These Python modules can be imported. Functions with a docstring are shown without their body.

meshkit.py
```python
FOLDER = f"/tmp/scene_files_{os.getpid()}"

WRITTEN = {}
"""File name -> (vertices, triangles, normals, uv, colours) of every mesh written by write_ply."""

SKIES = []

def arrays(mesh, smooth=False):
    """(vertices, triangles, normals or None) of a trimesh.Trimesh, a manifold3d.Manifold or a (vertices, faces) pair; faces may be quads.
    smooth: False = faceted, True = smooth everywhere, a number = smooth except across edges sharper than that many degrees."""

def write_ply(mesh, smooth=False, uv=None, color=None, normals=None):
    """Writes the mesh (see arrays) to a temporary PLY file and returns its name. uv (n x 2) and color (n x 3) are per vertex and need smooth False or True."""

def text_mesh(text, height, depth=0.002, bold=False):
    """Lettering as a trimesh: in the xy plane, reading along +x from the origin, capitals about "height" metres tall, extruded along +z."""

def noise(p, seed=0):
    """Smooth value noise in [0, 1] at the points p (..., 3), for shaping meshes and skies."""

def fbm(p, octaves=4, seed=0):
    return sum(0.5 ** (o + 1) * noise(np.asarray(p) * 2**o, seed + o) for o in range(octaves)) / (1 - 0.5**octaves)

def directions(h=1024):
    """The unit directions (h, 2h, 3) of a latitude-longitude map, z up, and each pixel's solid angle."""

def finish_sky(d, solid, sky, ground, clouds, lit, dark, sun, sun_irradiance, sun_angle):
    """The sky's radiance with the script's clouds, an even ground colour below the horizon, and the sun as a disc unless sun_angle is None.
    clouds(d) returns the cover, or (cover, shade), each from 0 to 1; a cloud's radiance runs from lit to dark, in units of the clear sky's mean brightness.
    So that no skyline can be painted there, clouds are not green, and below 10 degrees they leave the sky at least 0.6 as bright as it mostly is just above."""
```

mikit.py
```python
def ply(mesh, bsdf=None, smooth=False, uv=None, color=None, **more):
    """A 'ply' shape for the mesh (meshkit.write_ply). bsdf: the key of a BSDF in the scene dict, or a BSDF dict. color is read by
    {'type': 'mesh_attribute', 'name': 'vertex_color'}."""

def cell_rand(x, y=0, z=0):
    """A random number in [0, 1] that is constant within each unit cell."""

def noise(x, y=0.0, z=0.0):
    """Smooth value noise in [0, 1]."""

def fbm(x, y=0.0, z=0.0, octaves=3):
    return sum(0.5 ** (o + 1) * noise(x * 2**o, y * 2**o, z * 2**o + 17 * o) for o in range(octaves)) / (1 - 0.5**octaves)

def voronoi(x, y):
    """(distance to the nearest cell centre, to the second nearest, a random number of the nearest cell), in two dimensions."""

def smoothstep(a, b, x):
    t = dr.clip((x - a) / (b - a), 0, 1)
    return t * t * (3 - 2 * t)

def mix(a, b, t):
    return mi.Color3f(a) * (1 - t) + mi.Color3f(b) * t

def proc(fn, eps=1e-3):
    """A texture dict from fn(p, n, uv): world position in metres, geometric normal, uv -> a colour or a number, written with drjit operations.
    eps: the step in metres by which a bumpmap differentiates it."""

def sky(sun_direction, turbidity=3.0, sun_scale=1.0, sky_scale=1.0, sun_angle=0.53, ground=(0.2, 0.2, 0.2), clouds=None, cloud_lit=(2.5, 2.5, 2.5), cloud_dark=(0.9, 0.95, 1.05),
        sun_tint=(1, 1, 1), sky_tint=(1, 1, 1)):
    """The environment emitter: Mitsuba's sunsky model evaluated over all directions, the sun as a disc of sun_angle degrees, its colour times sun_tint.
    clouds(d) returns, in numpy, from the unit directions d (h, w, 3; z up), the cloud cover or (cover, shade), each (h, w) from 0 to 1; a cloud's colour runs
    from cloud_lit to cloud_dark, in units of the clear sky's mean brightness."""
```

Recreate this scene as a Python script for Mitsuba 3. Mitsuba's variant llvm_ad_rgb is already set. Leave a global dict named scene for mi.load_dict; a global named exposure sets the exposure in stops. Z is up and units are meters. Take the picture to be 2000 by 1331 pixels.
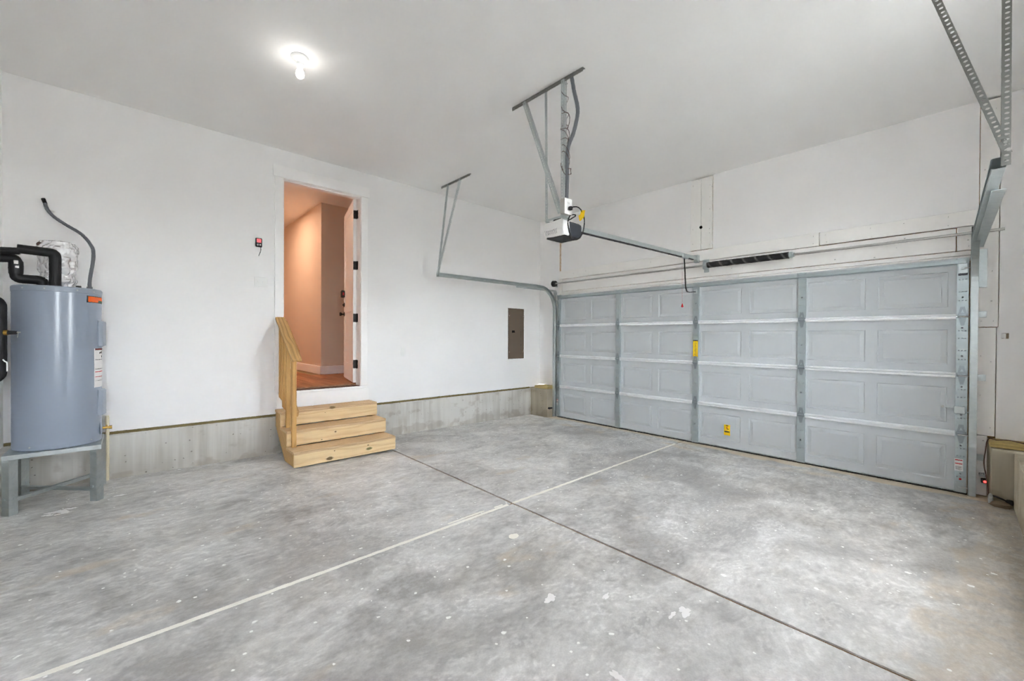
import math
import numpy as np
import trimesh
import drjit as dr
import mitsuba as mi
import mikit
import meshkit
from shapely import geometry as sg
from shapely import affinity as sa
from shapely.ops import unary_union

T = mi.ScalarTransform4f
rng = np.random.RandomState(7)
scene, labels = {}, {}

# ------------------------------------------------------------------ camera, sky, exposure
CAM = np.array([-5.5354, -4.8380, 1.3895])
YAW, PITCH, ROLL, FPX = 0.825814, -0.006866, 0.005634, 808.24
_d = np.array([math.cos(YAW) * math.cos(PITCH), math.sin(YAW) * math.cos(PITCH), math.sin(PITCH)])
_r = np.array([math.sin(YAW), -math.cos(YAW), 0.0])
_u = np.cross(_r, _d)
_u = -math.sin(ROLL) * _r + math.cos(ROLL) * _u
scene['camera'] = {
    'type': 'perspective', 'fov': math.degrees(2 * math.atan(1000 / FPX)), 'fov_axis': 'x', 'near_clip': 0.02, 'far_clip': 200.0,
    'to_world': T().look_at(origin=CAM.tolist(), target=(CAM + _d).tolist(), up=_u.tolist()),
}


def overcast(d):
    c = meshkit.fbm(d * 2.5 + 3.0, octaves=4, seed=3)
    return np.clip(0.75 + 0.6 * (c - 0.5), 0, 1), np.clip(c * 0.5, 0, 1)


scene['sky'] = mikit.sky((-0.5, 0.75, 0.6), turbidity=4.0, sun_scale=0.0, sun_angle=6.0, sky_scale=17.5, ground=(0.30, 0.30, 0.28), clouds=overcast,
                         cloud_lit=(1.5, 1.48, 1.46), cloud_dark=(0.97, 0.96, 0.97))
exposure = 4.12
BULB_POWER = 1.8          # radiance of the ceiling bulb's glass
HALL_POWER = (37.0, 24.5, 17.8)   # radiance of the warm recessed lamp in the hall

# ------------------------------------------------------------------ helpers


def lin(r, g, b):
    return [((c / 255 + 0.055) / 1.055) ** 2.4 if c > 10 else c / 255 / 12.92 for c in (r, g, b)]


def rgb(v):
    return {'type': 'rgb', 'value': list(map(float, v))}


def mat(name, color, rough=0.5, metal=0.0, spec=0.5, **more):
    c = color if isinstance(color, dict) else rgb(color)
    scene[name] = {'type': 'twosided', 'b': {'type': 'principled', 'base_color': c, 'roughness': rough if isinstance(rough, dict) else float(rough), 'metallic': float(metal), 'specular': float(spec), **more}}
    return name


def numbered(key):
    if key not in scene and not any(k.startswith(key + '__') for k in scene):
        return key
    n = 1
    while f'{key}_{n:03d}' in scene or any(k.startswith(f'{key}_{n:03d}__') for k in scene):
        n += 1
    return f'{key}_{n:03d}'


def add(key, mesh, bsdf, smooth=False, label=None, cat=None, group=None, kind=None, **more):
    key = numbered(key)
    if isinstance(mesh, list):
        mesh = trimesh.util.concatenate(mesh)
    scene[key] = mikit.ply(mesh, bsdf, smooth=smooth, **more)
    say(key, label, cat, group, kind)
    return key


def say(key, label=None, cat=None, group=None, kind=None):
    d = {k: v for k, v in dict(label=label, category=cat, group=group, kind=kind).items() if v}
    if d:
        labels[key] = d


def box(x0, x1, y0, y1, z0, z1):
    m = trimesh.creation.box(extents=(abs(x1 - x0), abs(y1 - y0), abs(z1 - z0)))
    m.apply_translation(((x0 + x1) / 2, (y0 + y1) / 2, (z0 + z1) / 2))
    return m


def bev(x0, x1, y0, y1, z0, z1, b=0.004):
    """A box with chamfered edges."""
    lo, hi = np.minimum([x0, y0, z0], [x1, y1, z1]), np.maximum([x0, y0, z0], [x1, y1, z1])
    b = min(b, 0.45 * (hi - lo).min())
    pts = []
    for k in range(3):
        a = np.full(3, b)
        a[k] = 0
        l, h = lo + a, hi - a
        for i in range(8):
            pts.append([(l, h)[i >> j & 1][j] for j in range(3)])
    return trimesh.PointCloud(np.array(pts)).convex_hull


def wedge(c, size, b=0.003, rot=None):
    m = bev(-size[0] / 2, size[0] / 2, -size[1] / 2, size[1] / 2, -size[2] / 2, size[2] / 2, b)
    if rot is not None:
        m.apply_transform(trimesh.transformations.rotation_matrix(rot[0], rot[1]))
    m.apply_translation(c)
    return m


def smooth_path(pts, n=8):
    """Catmull-Rom through the points."""
    p = np.asarray(pts, float)
    q = np.vstack([2 * p[0] - p[1], p, 2 * p[-1] - p[-2]])
    out = []
    for i in range(len(p) - 1):
        a, b, c, d = q[i:i + 4]
        for t in np.arange(n) / n:
            out.append(0.5 * (2 * b + (c - a) * t + (2 * a - 5 * b + 4 * c - d) * t * t + (3 * b - a - 3 * c + d) * t ** 3))
    return np.vstack([out, p[-1:]])


def frames(p):
    t = np.gradient(p, axis=0)
    t /= np.linalg.norm(t, axis=1, keepdims=True) + 1e-12
    ref = np.array([0, 0, 1.0]) if abs(t[0][2]) < 0.9 else np.array([1.0, 0, 0])
    a = np.cross(t[0], ref)
    a /= np.linalg.norm(a)
    A = []
    for k in range(len(p)):
        a = a - (a @ t[k]) * t[k]
        a /= np.linalg.norm(a)
        A.append(a)
    A = np.array(A)
    return t, A, np.cross(t, A)


def tube(pts, r, sides=12, caps=True):
    p = np.asarray(pts, float)
    r = np.broadcast_to(r, (len(p),))
    t, A, B = frames(p)
    ang = np.arange(sides) * 2 * np.pi / sides
    v = p[:, None] + r[:, None, None] * (np.cos(ang)[None, :, None] * A[:, None] + np.sin(ang)[None, :, None] * B[:, None])
    f = []
    for i in range(len(p) - 1):
        for j in range(sides):
            k = (j + 1) % sides
            f += [[i * sides + j, i * sides + k, (i + 1) * sides + k], [i * sides + j, (i + 1) * sides + k, (i + 1) * sides + j]]
    v = v.reshape(-1, 3)
    if caps:
        n = len(v)
        v = np.vstack([v, p[:1], p[-1:]])
        e = (len(p) - 1) * sides
        for j in range(sides):
            k = (j + 1) % sides
            f += [[n, k, j], [n + 1, e + j, e + k]]
    return trimesh.Trimesh(v, f, process=False)


def rod(a, b, r, sides=16):
    return tube([a, b], r, sides)


def lathe(profile, c=(0, 0, 0), axis='z', sides=40):
    """Revolves (radius, height) points about an axis through c."""
    pr = np.asarray(profile, float)
    ang = np.arange(sides) * 2 * np.pi / sides
    v = np.stack([pr[:, None, 0] * np.cos(ang), pr[:, None, 0] * np.sin(ang), np.broadcast_to(pr[:, None, 1], (len(pr), sides))], -1).reshape(-1, 3)
    f = []
    for i in range(len(pr) - 1):
        for j in range(sides):
            k = (j + 1) % sides
            f += [[i * sides + j, i * sides + k, (i + 1) * sides + k], [i * sides + j, (i + 1) * sides + k, (i + 1) * sides + j]]
    if axis == 'x':
        v = v[:, [2, 0, 1]]
    elif axis == 'y':
        v = v[:, [1, 2, 0]]
    return trimesh.Trimesh(v + np.asarray(c), f, process=False)


def plate(poly, O, U, V, thick):
    """Extrudes a shapely polygon (u, v) by thick along U x V, from the origin O."""
    U, V = np.asarray(U, float), np.asarray(V, float)
    N = np.cross(U, V)
    out = []
    for g in getattr(poly, 'geoms', [poly]):
        if g.is_empty:
            continue
        m = trimesh.creation.extrude_polygon(g, abs(thick), engine='earcut')
        M = np.eye(4)
        M[:3, 0], M[:3, 1], M[:3, 2], M[:3, 3] = U, V, N * np.sign(thick), O
        m.apply_transform(M)
        out.append(m)
    return trimesh.util.concatenate(out)


def rect(u0, v0, u1, v1):
    return sg.box(min(u0, u1), min(v0, v1), max(u0, u1), max(v0, v1))


def disc(u, v, r, n=10, stretch=1.0):
    return sg.Polygon([(u + stretch * r * math.cos(k * 2 * math.pi / n), v + r * math.sin(k * 2 * math.pi / n)) for k in range(n)])


def angle_iron(p0, p1, da, db, wa=0.032, wb=0.032, th=0.0022, pitch=0.0254, hl=0.0085, hw=0.0048, holes=True, n=10):
    """A perforated angle from p0 to p1: two flanges, along da and along db."""
    p0, p1 = np.asarray(p0, float), np.asarray(p1, float)
    L = np.linalg.norm(p1 - p0)
    ax = (p1 - p0) / L
    out = []
    for d, w, o in ((da, wa, db), (db, wb, da)):
        d, o = np.asarray(d, float), np.asarray(o, float)
        d = d - (d @ ax) * ax
        d /= np.linalg.norm(d)
        poly = rect(0, 0, L, w)
        if holes:
            k = np.arange(pitch * 0.7, L - pitch * 0.5, pitch)
            poly = poly.difference(unary_union([disc(s, w * 0.56, hw, n, hl / hw) for s in k]))
        nrm = np.cross(ax, d)
        out.append(plate(poly, p0, ax, d, th if nrm @ o > 0 else -th))
    return trimesh.util.concatenate(out)


def sweep(profile, path, A, B, closed=True):
    """Sweeps a 2-D profile along a path whose frame at every point is (A, B)."""
    P = np.asarray(profile, float)
    n = len(P)
    v = (path[:, None] + P[None, :, 0, None] * A[:, None] + P[None, :, 1, None] * B[:, None]).reshape(-1, 3)
    f = []
    for i in range(len(path) - 1):
        for j in range(n if closed else n - 1):
            k = (j + 1) % n
            f += [[i * n + j, i * n + k, (i + 1) * n + k], [i * n + j, (i + 1) * n + k, (i + 1) * n + j]]
    return trimesh.Trimesh(v, f, process=False)


def arc_plate(c, r0, r1, a0, a1, z0, z1, n=10, bevel=0.0):
    """A piece of a cylinder wall (angles in degrees from +x)."""
    ang = np.radians(np.linspace(a0, a1, n + 1))
    v, f = [], []
    for k, a in enumerate(ang):
        b = bevel if 0 < k < n else 0
        for r, z in ((r0, z0), (r0, z1), (r1 if b or bevel == 0 else r0 + 0.3 * (r1 - r0), z1 - bevel), (r1 if b or bevel == 0 else r0 + 0.3 * (r1 - r0), z0 + bevel)):
            v.append([c[0] + r * math.cos(a), c[1] + r * math.sin(a), z])
    for k in range(n):
        for j in range(4):
            i0, i1 = 4 * k + j, 4 * k + (j + 1) % 4
            f += [[i0, i0 + 4, i1 + 4], [i0, i1 + 4, i1]]
    e = 4 * n
    f += [[0, 1, 2], [0, 2, 3], [e, e + 2, e + 1], [e, e + 3, e + 2]]
    m = trimesh.Trimesh(v, f, process=False)
    m.fix_normals()
    return m


def floor_z(x):
    return -0.0125 * x


# ------------------------------------------------------------------ materials
N, F, V, S, MX = mikit.noise, mikit.fbm, mikit.voronoi, mikit.smoothstep, mikit.mix


def concrete_floor(p, n, uv):
    x, y = p.x, p.y
    wx = F(x * 1.7, y * 1.7, 4.0, 3) - 0.5
    wy = F(x * 1.7 + 30.0, y * 1.7, 14.0, 3) - 0.5
    a, b = x + 0.55 * wx, y + 0.55 * wy
    big = F(a * 0.85 + 3.1, b * 0.85 + 8.7, 0.0, 3)
    mid = F(a * 2.6 + 11.0, b * 3.2 - 3.0, 1.0, 5)
    small = F(x * 13.0 + 2.0 * wx, y * 19.0, 2.0, 4)
    scratch = F(x * 26.0 + 18.0 * wy, y * 55.0 + 18.0 * wx, 6.0, 3)
    fine = N(x * 190.0, y * 190.0, 3.0)
    tiny = F(x * 42.0 + 3.0 * wy, y * 60.0, 9.0, 3)
    t = 0.24 * big + 0.32 * mid + 0.20 * small + 0.12 * scratch + 0.12 * tiny
    c = MX(lin(150, 148, 144), lin(222, 221, 218), dr.clip((t - 0.30) / 0.40, 0, 1))
    dark = S(0.56, 0.72, F(a * 1.3 - 7.0, b * 1.7 + 2.0, 5.0, 4)) * S(0.35, 0.62, 0.55 * small + 0.45 * scratch)
    c = MX(c, lin(116, 114, 111), 0.50 * dark)
    c = MX(c, lin(228, 227, 224), 0.30 * S(0.55, 0.72, 0.6 * scratch + 0.4 * tiny) * S(0.42, 0.62, mid))
    c = MX(c, lin(182, 172, 154), 0.10 * S(0.50, 0.75, F(x * 2.9 + 20.0, y * 3.9, 8.0, 4)))
    clay = S(0.40, 0.62, F(x * 6.0, y * 2.5, 6.0, 3) + 0.55 * S(-0.28, 0.0, x) - 0.25)
    c = MX(c, lin(200, 184, 156), 0.75 * clay * S(-0.55, -0.30, x))
    clay2 = S(0.50, 0.66, F(x * 2.2, y * 4.0, 9.0, 4) + 0.40 * S(-4.55, -5.1, y) - 0.2)
    c = MX(c, lin(178, 160, 132), 0.42 * clay2 * (0.5 + 0.5 * S(0.35, 0.6, small)))
    # paint and plaster specks
    d1, _, r1 = V(x * 3.0 + 0.7 * wx, y * 3.0)
    sp = S(0.034, 0.018, d1 + 0.05 * (N(x * 70.0, y * 70.0) - 0.5)) * S(0.45, 0.47, r1)
    d2, _, r2 = V(x * 8.0 + 5.0, y * 8.0 + 9.0)
    sp2 = S(0.05, 0.028, d2 + 0.07 * (N(x * 90.0, y * 90.0) - 0.5)) * S(0.70, 0.72, r2)
    c = MX(c, lin(240, 240, 236), 0.85 * dr.maximum(sp, sp2))
    return c * (0.95 + 0.10 * fine)


def concrete_wall(p, n, uv):
    s, z = p.x + p.y, p.z
    streak = F(s * 26.0, z * 1.1, 2.0, 3)
    big = F(s * 1.3, z * 2.2, 5.0, 3)
    t = 0.35 * streak + 0.65 * big
    c = MX(lin(178, 174, 165), lin(208, 206, 200), S(0.28, 0.72, t))
    pits = S(0.10, 0.05, V(s * 14.0, z * 16.0)[0] + 0.1 * (N(s * 60.0, z * 60.0) - 0.5)) * S(0.86, 0.88, V(s * 14.0, z * 16.0)[2])
    c = MX(c, lin(100, 92, 80), 0.7 * pits)
    drips = S(0.60, 0.74, F(s * 3.0 + 4.0, z * 0.8, 3.0, 3)) * S(0.40, 0.60, streak)
    c = MX(c, lin(150, 138, 118), 0.35 * drips)
    low = S(0.60, 0.78, F(s * 7.0, z * 9.0, 8.0, 4) + 0.25 * S(0.20, 0.08, z) - 0.05)
    return MX(c, lin(136, 122, 102), 0.30 * low)


def wood(ax_len, base=(214, 180, 124), dark=(176, 134, 78), knots=()):
    """Yellow pine with its grain along ax_len ('x', 'z' or a unit vector in y, z)."""
    def fn(p, n, uv):
        if ax_len == 'x':
            l, a, b = p.x, p.y, p.z
        elif ax_len == 'z':
            l, a, b = p.z, p.x, p.y
        elif ax_len == 'y':
            l, a, b = p.y, p.x, p.z
        else:
            l, a, b = p.y * ax_len[0] + p.z * ax_len[1], p.x, p.y * -ax_len[1] + p.z * ax_len[0]
        piece = mikit.cell_rand(a * 4.0 + 31.0, b * 4.0 + 7.0, 3.0)
        warp = F(l * 1.3 + 7.0 * piece, a * 5.0, b * 5.0, 3)
        ring = 0.5 + 0.5 * dr.sin(a * 120.0 + b * 150.0 + warp * 30.0)
        fib = N(l * 6.0, a * 240.0, b * 240.0)
        t = dr.clip(0.62 * ring * ring + 0.38 * fib, 0, 1)
        c = MX(lin(*base), lin(*dark), 0.70 * t * (0.55 + 0.45 * F(l * 0.9, a * 3.0, b * 3.0, 2)))
        for kx, ky, kz, ra, rb, col in knots:
            g = dr.sqrt(dr.square((p.x - kx) / ra) + dr.square((p.y - ky) / 0.05) + dr.square((p.z - kz) / rb)) + 0.35 * (N(p.x * 60.0, p.y * 60.0, p.z * 60.0) - 0.5)
            c = MX(c, lin(*col), 0.9 * S(1.0, 0.55, g))
        return c
    return mikit.proc(fn)


def painted_board(p, n, uv):
    s = p.y + p.x
    g = F(s * 3.0, p.z * 3.0, 2.0, 3)
    dots = S(0.055, 0.030, V(s * 7.0, p.z * 9.0)[0]) * S(0.86, 0.88, V(s * 7.0, p.z * 9.0)[2])
    c = MX(lin(236, 234, 230), lin(242, 240, 236), g)
    return MX(c, lin(140, 138, 132), 0.8 * dots)


def galvanized(p, n, uv):
    d = V(p.x * 60.0 + p.y * 37.0, p.z * 60.0 - p.y * 23.0)[2]
    return MX(lin(176, 184, 184), lin(196, 202, 202), d * 0.4 + 0.6 * F(p.x * 20.0, p.y * 20.0, p.z * 20.0, 2))


def drywall(p, n, uv):
    g = F(p.x * 1.1 + p.y, p.z * 1.1 + p.y * 0.7, 1.0, 3)
    return MX(lin(236, 235, 234), lin(240, 239, 238), g)


def hall_plank(p, n, uv):
    piece = mikit.cell_rand(p.x / 0.15 + 50.0, dr.floor(p.y / 1.2 + mikit.cell_rand(p.x / 0.15 + 50.0, 0, 0)), 1)
    g = F(p.y * 2.0 + 9 * piece, p.x * 34.0, 1.0, 3)
    c = MX(lin(178, 122, 82), lin(128, 76, 44), g)
    return c * (0.8 + 0.35 * piece)


mat('m_floor', mikit.proc(concrete_floor), 0.42, spec=0.45)
mat('m_groove', lin(138, 118, 90), 0.9, spec=0.1)
mat('m_caulk', lin(230, 227, 218), 0.6)
mat('m_foundation', mikit.proc(concrete_wall), 0.85, spec=0.2)
mat('m_foundation_brown', mikit.proc(lambda p, n, uv: concrete_wall(p, n, uv) * mi.Color3f(0.74, 0.68, 0.57)), 0.85, spec=0.2)  # same wall concrete, tinted darker and browner all over
mat('m_wall', mikit.proc(drywall), 0.6, spec=0.35)
mat('m_ceiling', lin(229, 228, 226), 0.75, spec=0.25)
mat('m_trim', lin(243, 242, 240), 0.4, spec=0.4)
mat('m_board', mikit.proc(painted_board), 0.55, spec=0.35)
mat('m_nail', lin(150, 148, 142), 0.5, 0.3)
mat('m_sill', wood('x', (128, 115, 78), (92, 80, 50)), 0.7, spec=0.2)
mat('m_sill_y', wood('y', (184, 164, 108), (134, 112, 66)), 0.7, spec=0.2)
KN = [(-3.98, -0.31, 0.095, 0.045, 0.022, (92, 66, 30)), (-3.55, -0.31, 0.125, 0.045, 0.018, (104, 96, 44)), (-3.56, -0.31, 0.165, 0.012, 0.007, (80, 50, 24)),
      (-3.93, -0.31, 0.168, 0.010, 0.007, (120, 80, 40)), (-3.83, -0.055, 0.315, 0.014, 0.010, (86, 54, 26)), (-3.98, -0.055, 0.25, 0.008, 0.006, (70, 46, 24)),
      (-3.78, 0.2, 0.552, 0.04, 0.02, (120, 92, 44)), (-3.86, 0.19, 0.50, 0.007, 0.005, (110, 80, 44))]
mat('m_pine_x', wood('x', (232, 205, 160), (196, 158, 108), KN), 0.6, spec=0.3)
mat('m_tread', wood('x', (212, 182, 142), (172, 136, 96), KN), 0.65, spec=0.25)
mat('m_pine_z', wood('z', (206, 162, 98), (150, 102, 52)), 0.6, spec=0.3)
mat('m_pine_s', wood((0.827, 0.562), (210, 168, 108), (126, 82, 40)), 0.55, spec=0.35)
mat('m_stringer', wood((0.827, 0.562), (200, 162, 108), (156, 116, 70)), 0.65, spec=0.25)
mat('m_door_sheet', lin(192, 196, 198), 0.42, spec=0.45)
mat('m_door_rail', lin(226, 229, 230), 0.35, spec=0.5)
mat('m_galv', mikit.proc(galvanized), 0.38, 0.85, 0.5)
mat('m_stile', lin(176, 186, 188), 0.40, 0.65, 0.5)
mat('m_zinc_dark', lin(132, 133, 128), 0.42, 0.9, 0.5)
mat('m_hinge_zinc', lin(146, 156, 160), 0.36, 0.8)
mat('m_steel', lin(190, 190, 186), 0.3, 1.0)
mat('m_black', lin(26, 26, 27), 0.45, spec=0.45)
mat('m_foam', lin(22, 22, 22), 0.55, spec=0.4)
mat('m_rubber', lin(38, 38, 38), 0.75, spec=0.25)
mat('m_conduit', lin(104, 108, 113), 0.5, spec=0.4)
mat('m_tank', lin(140, 150, 164), 0.22, spec=0.5, clearcoat=0.35, clearcoat_gloss=0.9)
mat('m_tank_cap', lin(142, 151, 163), 0.35, spec=0.5)
mat('m_white_plastic', lin(234, 234, 232), 0.35, spec=0.45)
mat('m_opener_dark', lin(48, 52, 58), 0.35, spec=0.5)
mat('m_yellow', lin(236, 200, 28), 0.5, spec=0.4)
mat('m_red', lin(188, 30, 40), 0.4, spec=0.4)
mat('m_cord', lin(206, 160, 160), 0.6)
mat('m_orange', lin(232, 100, 34), 0.45, spec=0.4)
mat('m_green', lin(60, 84, 60), 0.5)
mat('m_paper', lin(226, 224, 222), 0.6, spec=0.3)
mat('m_print', lin(60, 58, 58), 0.6, spec=0.3)
mat('m_maroon', lin(112, 50, 50), 0.6, spec=0.3)
mat('m_brass', lin(186, 148, 74), 0.3, 1.0)
mat('m_panel_brown', lin(104, 90, 76), 0.42, spec=0.4)
mat('m_jamb_wood', lin(150, 128, 106), 0.7, spec=0.2)
mat('m_pvc', lin(226, 216, 188), 0.4, spec=0.4)
mat('m_box_grey', lin(176, 176, 172), 0.45, 0.3)
mat('m_hall_wall', lin(212, 195, 177), 0.6, spec=0.3)
mat('m_hall_floor', mikit.proc(hall_plank), 0.4, spec=0.4)
mat('m_hinge', lin(30, 27, 25), 0.4, 0.5)
mat('m_wire_brown', lin(78, 54, 46), 0.5)
mat('m_dirt', lin(128, 112, 92), 0.9, spec=0.1)
mat('m_hole', lin(20, 18, 16), 0.9, spec=0.1)
scene['m_foil'] = {'type': 'twosided', 'b': {'type': 'roughconductor', 'material': 'Al', 'alpha': 0.38}}
scene['m_glass'] = {'type': 'thindielectric', 'int_ior': 1.5}


def spring_paint(p, n, uv):
    a = dr.atan2(p.z - 2.338, p.x + 0.075) / (2 * math.pi)
    s = p.y / 0.135 + a
    s = s - dr.floor(s)
    return MX(lin(30, 30, 30), lin(92, 92, 88), S(0.76, 0.80, s) * (1 - S(0.92, 0.96, s)))


mat('m_spring', mikit.proc(spring_paint), 0.4, spec=0.5)

# ------------------------------------------------------------------ setting: floor
XB0, XB1 = -3.232, -3.262          # saw cut across, at y = 0.5 and at y = -5.2


def cut_x(y):
    return XB0 + (XB1 - XB0) * (0.5 - y) / 5.7


def cut_y(x):
    return -2.296 - 0.0245 * (-0.03 - x)


def slab(poly, th=0.05):
    out = []
    v, f = trimesh.creation.triangulate_polygon(poly, engine='earcut')
    top = np.column_stack([v, -0.0125 * v[:, 0]])
    bot = top - [0, 0, th]
    f = np.asarray(f)
    e = np.cross(v[f[:, 1]] - v[f[:, 0]], v[f[:, 2]] - v[f[:, 0]])
    f = np.where((e > 0)[:, None], f, f[:, ::-1])
    out.append(trimesh.Trimesh(top, f, process=False))
    ring = np.asarray(poly.exterior.coords)[:-1]
    n = len(ring)
    if not poly.exterior.is_ccw:
        ring = ring[::-1]
    rt = np.column_stack([ring, -0.0125 * ring[:, 0]])
    vv = np.vstack([rt, rt - [0, 0, th]])
    ff = []
    for k in range(n):
        j = (k + 1) % n
        ff += [[k, k + n, j + n], [k, j + n, j]]
    out.append(trimesh.Trimesh(vv, ff, process=False))
    return trimesh.util.concatenate(out)


X0, X1, Y0, Y1 = -6.42, 0.16, -5.36, 0.62
gw = 0.0105
base = slab(sg.Polygon([(X0, Y0), (X1, Y0), (X1, Y1), (X0, Y1)]), 0.1)
base.apply_translation((0, 0, -0.0085))
add('floor', base, 'm_groove', label='concrete garage floor with sawn joints', kind='structure')
big = sg.Polygon([(X0, Y0), (X1, Y0), (X1, Y1), (X0, Y1)])
lineA = sg.LineString([(X0 - 1, cut_y(X0 - 1)), (0.0, cut_y(0.0)), (X1 + 1, cut_y(X1 + 1))]).buffer(0.011, cap_style=2)
nB = 60
ysB = np.linspace(Y0 - 0.2, Y1 + 0.2, nB)
lb = [(cut_x(y) - gw + 0.003 * (rng.rand() - 0.5), y) for y in ysB]
rb = [(cut_x(y) + gw + 0.003 * (rng.rand() - 0.5), y) for y in ysB]
lineB = sg.Polygon(lb + rb[::-1])
pieces = big.difference(lineA).difference(lineB)
for g in sorted(pieces.geoms, key=lambda q: (q.centroid.x, q.centroid.y)):
    if g.area > 0.05:
        add('floor__slab', slab(g.simplify(0.0001), 0.008), 'm_floor')
# pale filler in the long joint: two runs, ragged edges, flush with the slab
for xa, xb in ((X0 + 0.02, -3.30), (-3.24, -0.26)):
    xs = np.linspace(xa, xb, 90)
    up = [(x, cut_y(x) + 0.012 + 0.005 * rng.rand()) for x in xs]
    dn = [(x, cut_y(x) - 0.012 - 0.004 * rng.rand()) for x in xs]
    m = slab(sg.Polygon(dn + up[::-1]), 0.008)
    m.apply_translation((0, 0, 0.0012))
    add('floor__joint_filler', m, 'm_caulk', label='pale caulk filling the long floor joint')
for (xa, xb, oy) in ((-3.86, -3.52, 0.035), (-3.42, -3.33, 0.03), (-3.30, -3.29, 0.02)):
    xs = np.linspace(xa, xb, 16)
    m = slab(sg.Polygon([(x, cut_y(x) + oy - 0.006 - 0.004 * rng.rand()) for x in xs] + [(x, cut_y(x) + oy + 0.008 + 0.004 * rng.rand()) for x in xs[::-1]]), 0.004)
    m.apply_translation((0, 0, 0.0013))
    add('floor__joint_filler', m, 'm_caulk')
# hardened plaster splash by the heater and the round spot by the crossing


def blob(cx, cy, rx, ry, seed, n=40, rough=0.35):
    r_ = np.random.RandomState(seed)
    ph = r_.rand(6) * 6.28
    a = np.arange(n) * 2 * np.pi / n
    k = 1 + rough * (0.5 * np.sin(2 * a + ph[0]) + 0.35 * np.sin(3 * a + ph[1]) + 0.3 * np.sin(5 * a + ph[2]) + 0.2 * np.sin(9 * a + ph[3]))
    m = slab(sg.Polygon(np.column_stack([cx + rx * k * np.cos(a), cy + ry * k * np.sin(a)])).buffer(0), 0.003)
    m.apply_translation((0, 0, 0.0012))
    return m


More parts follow.
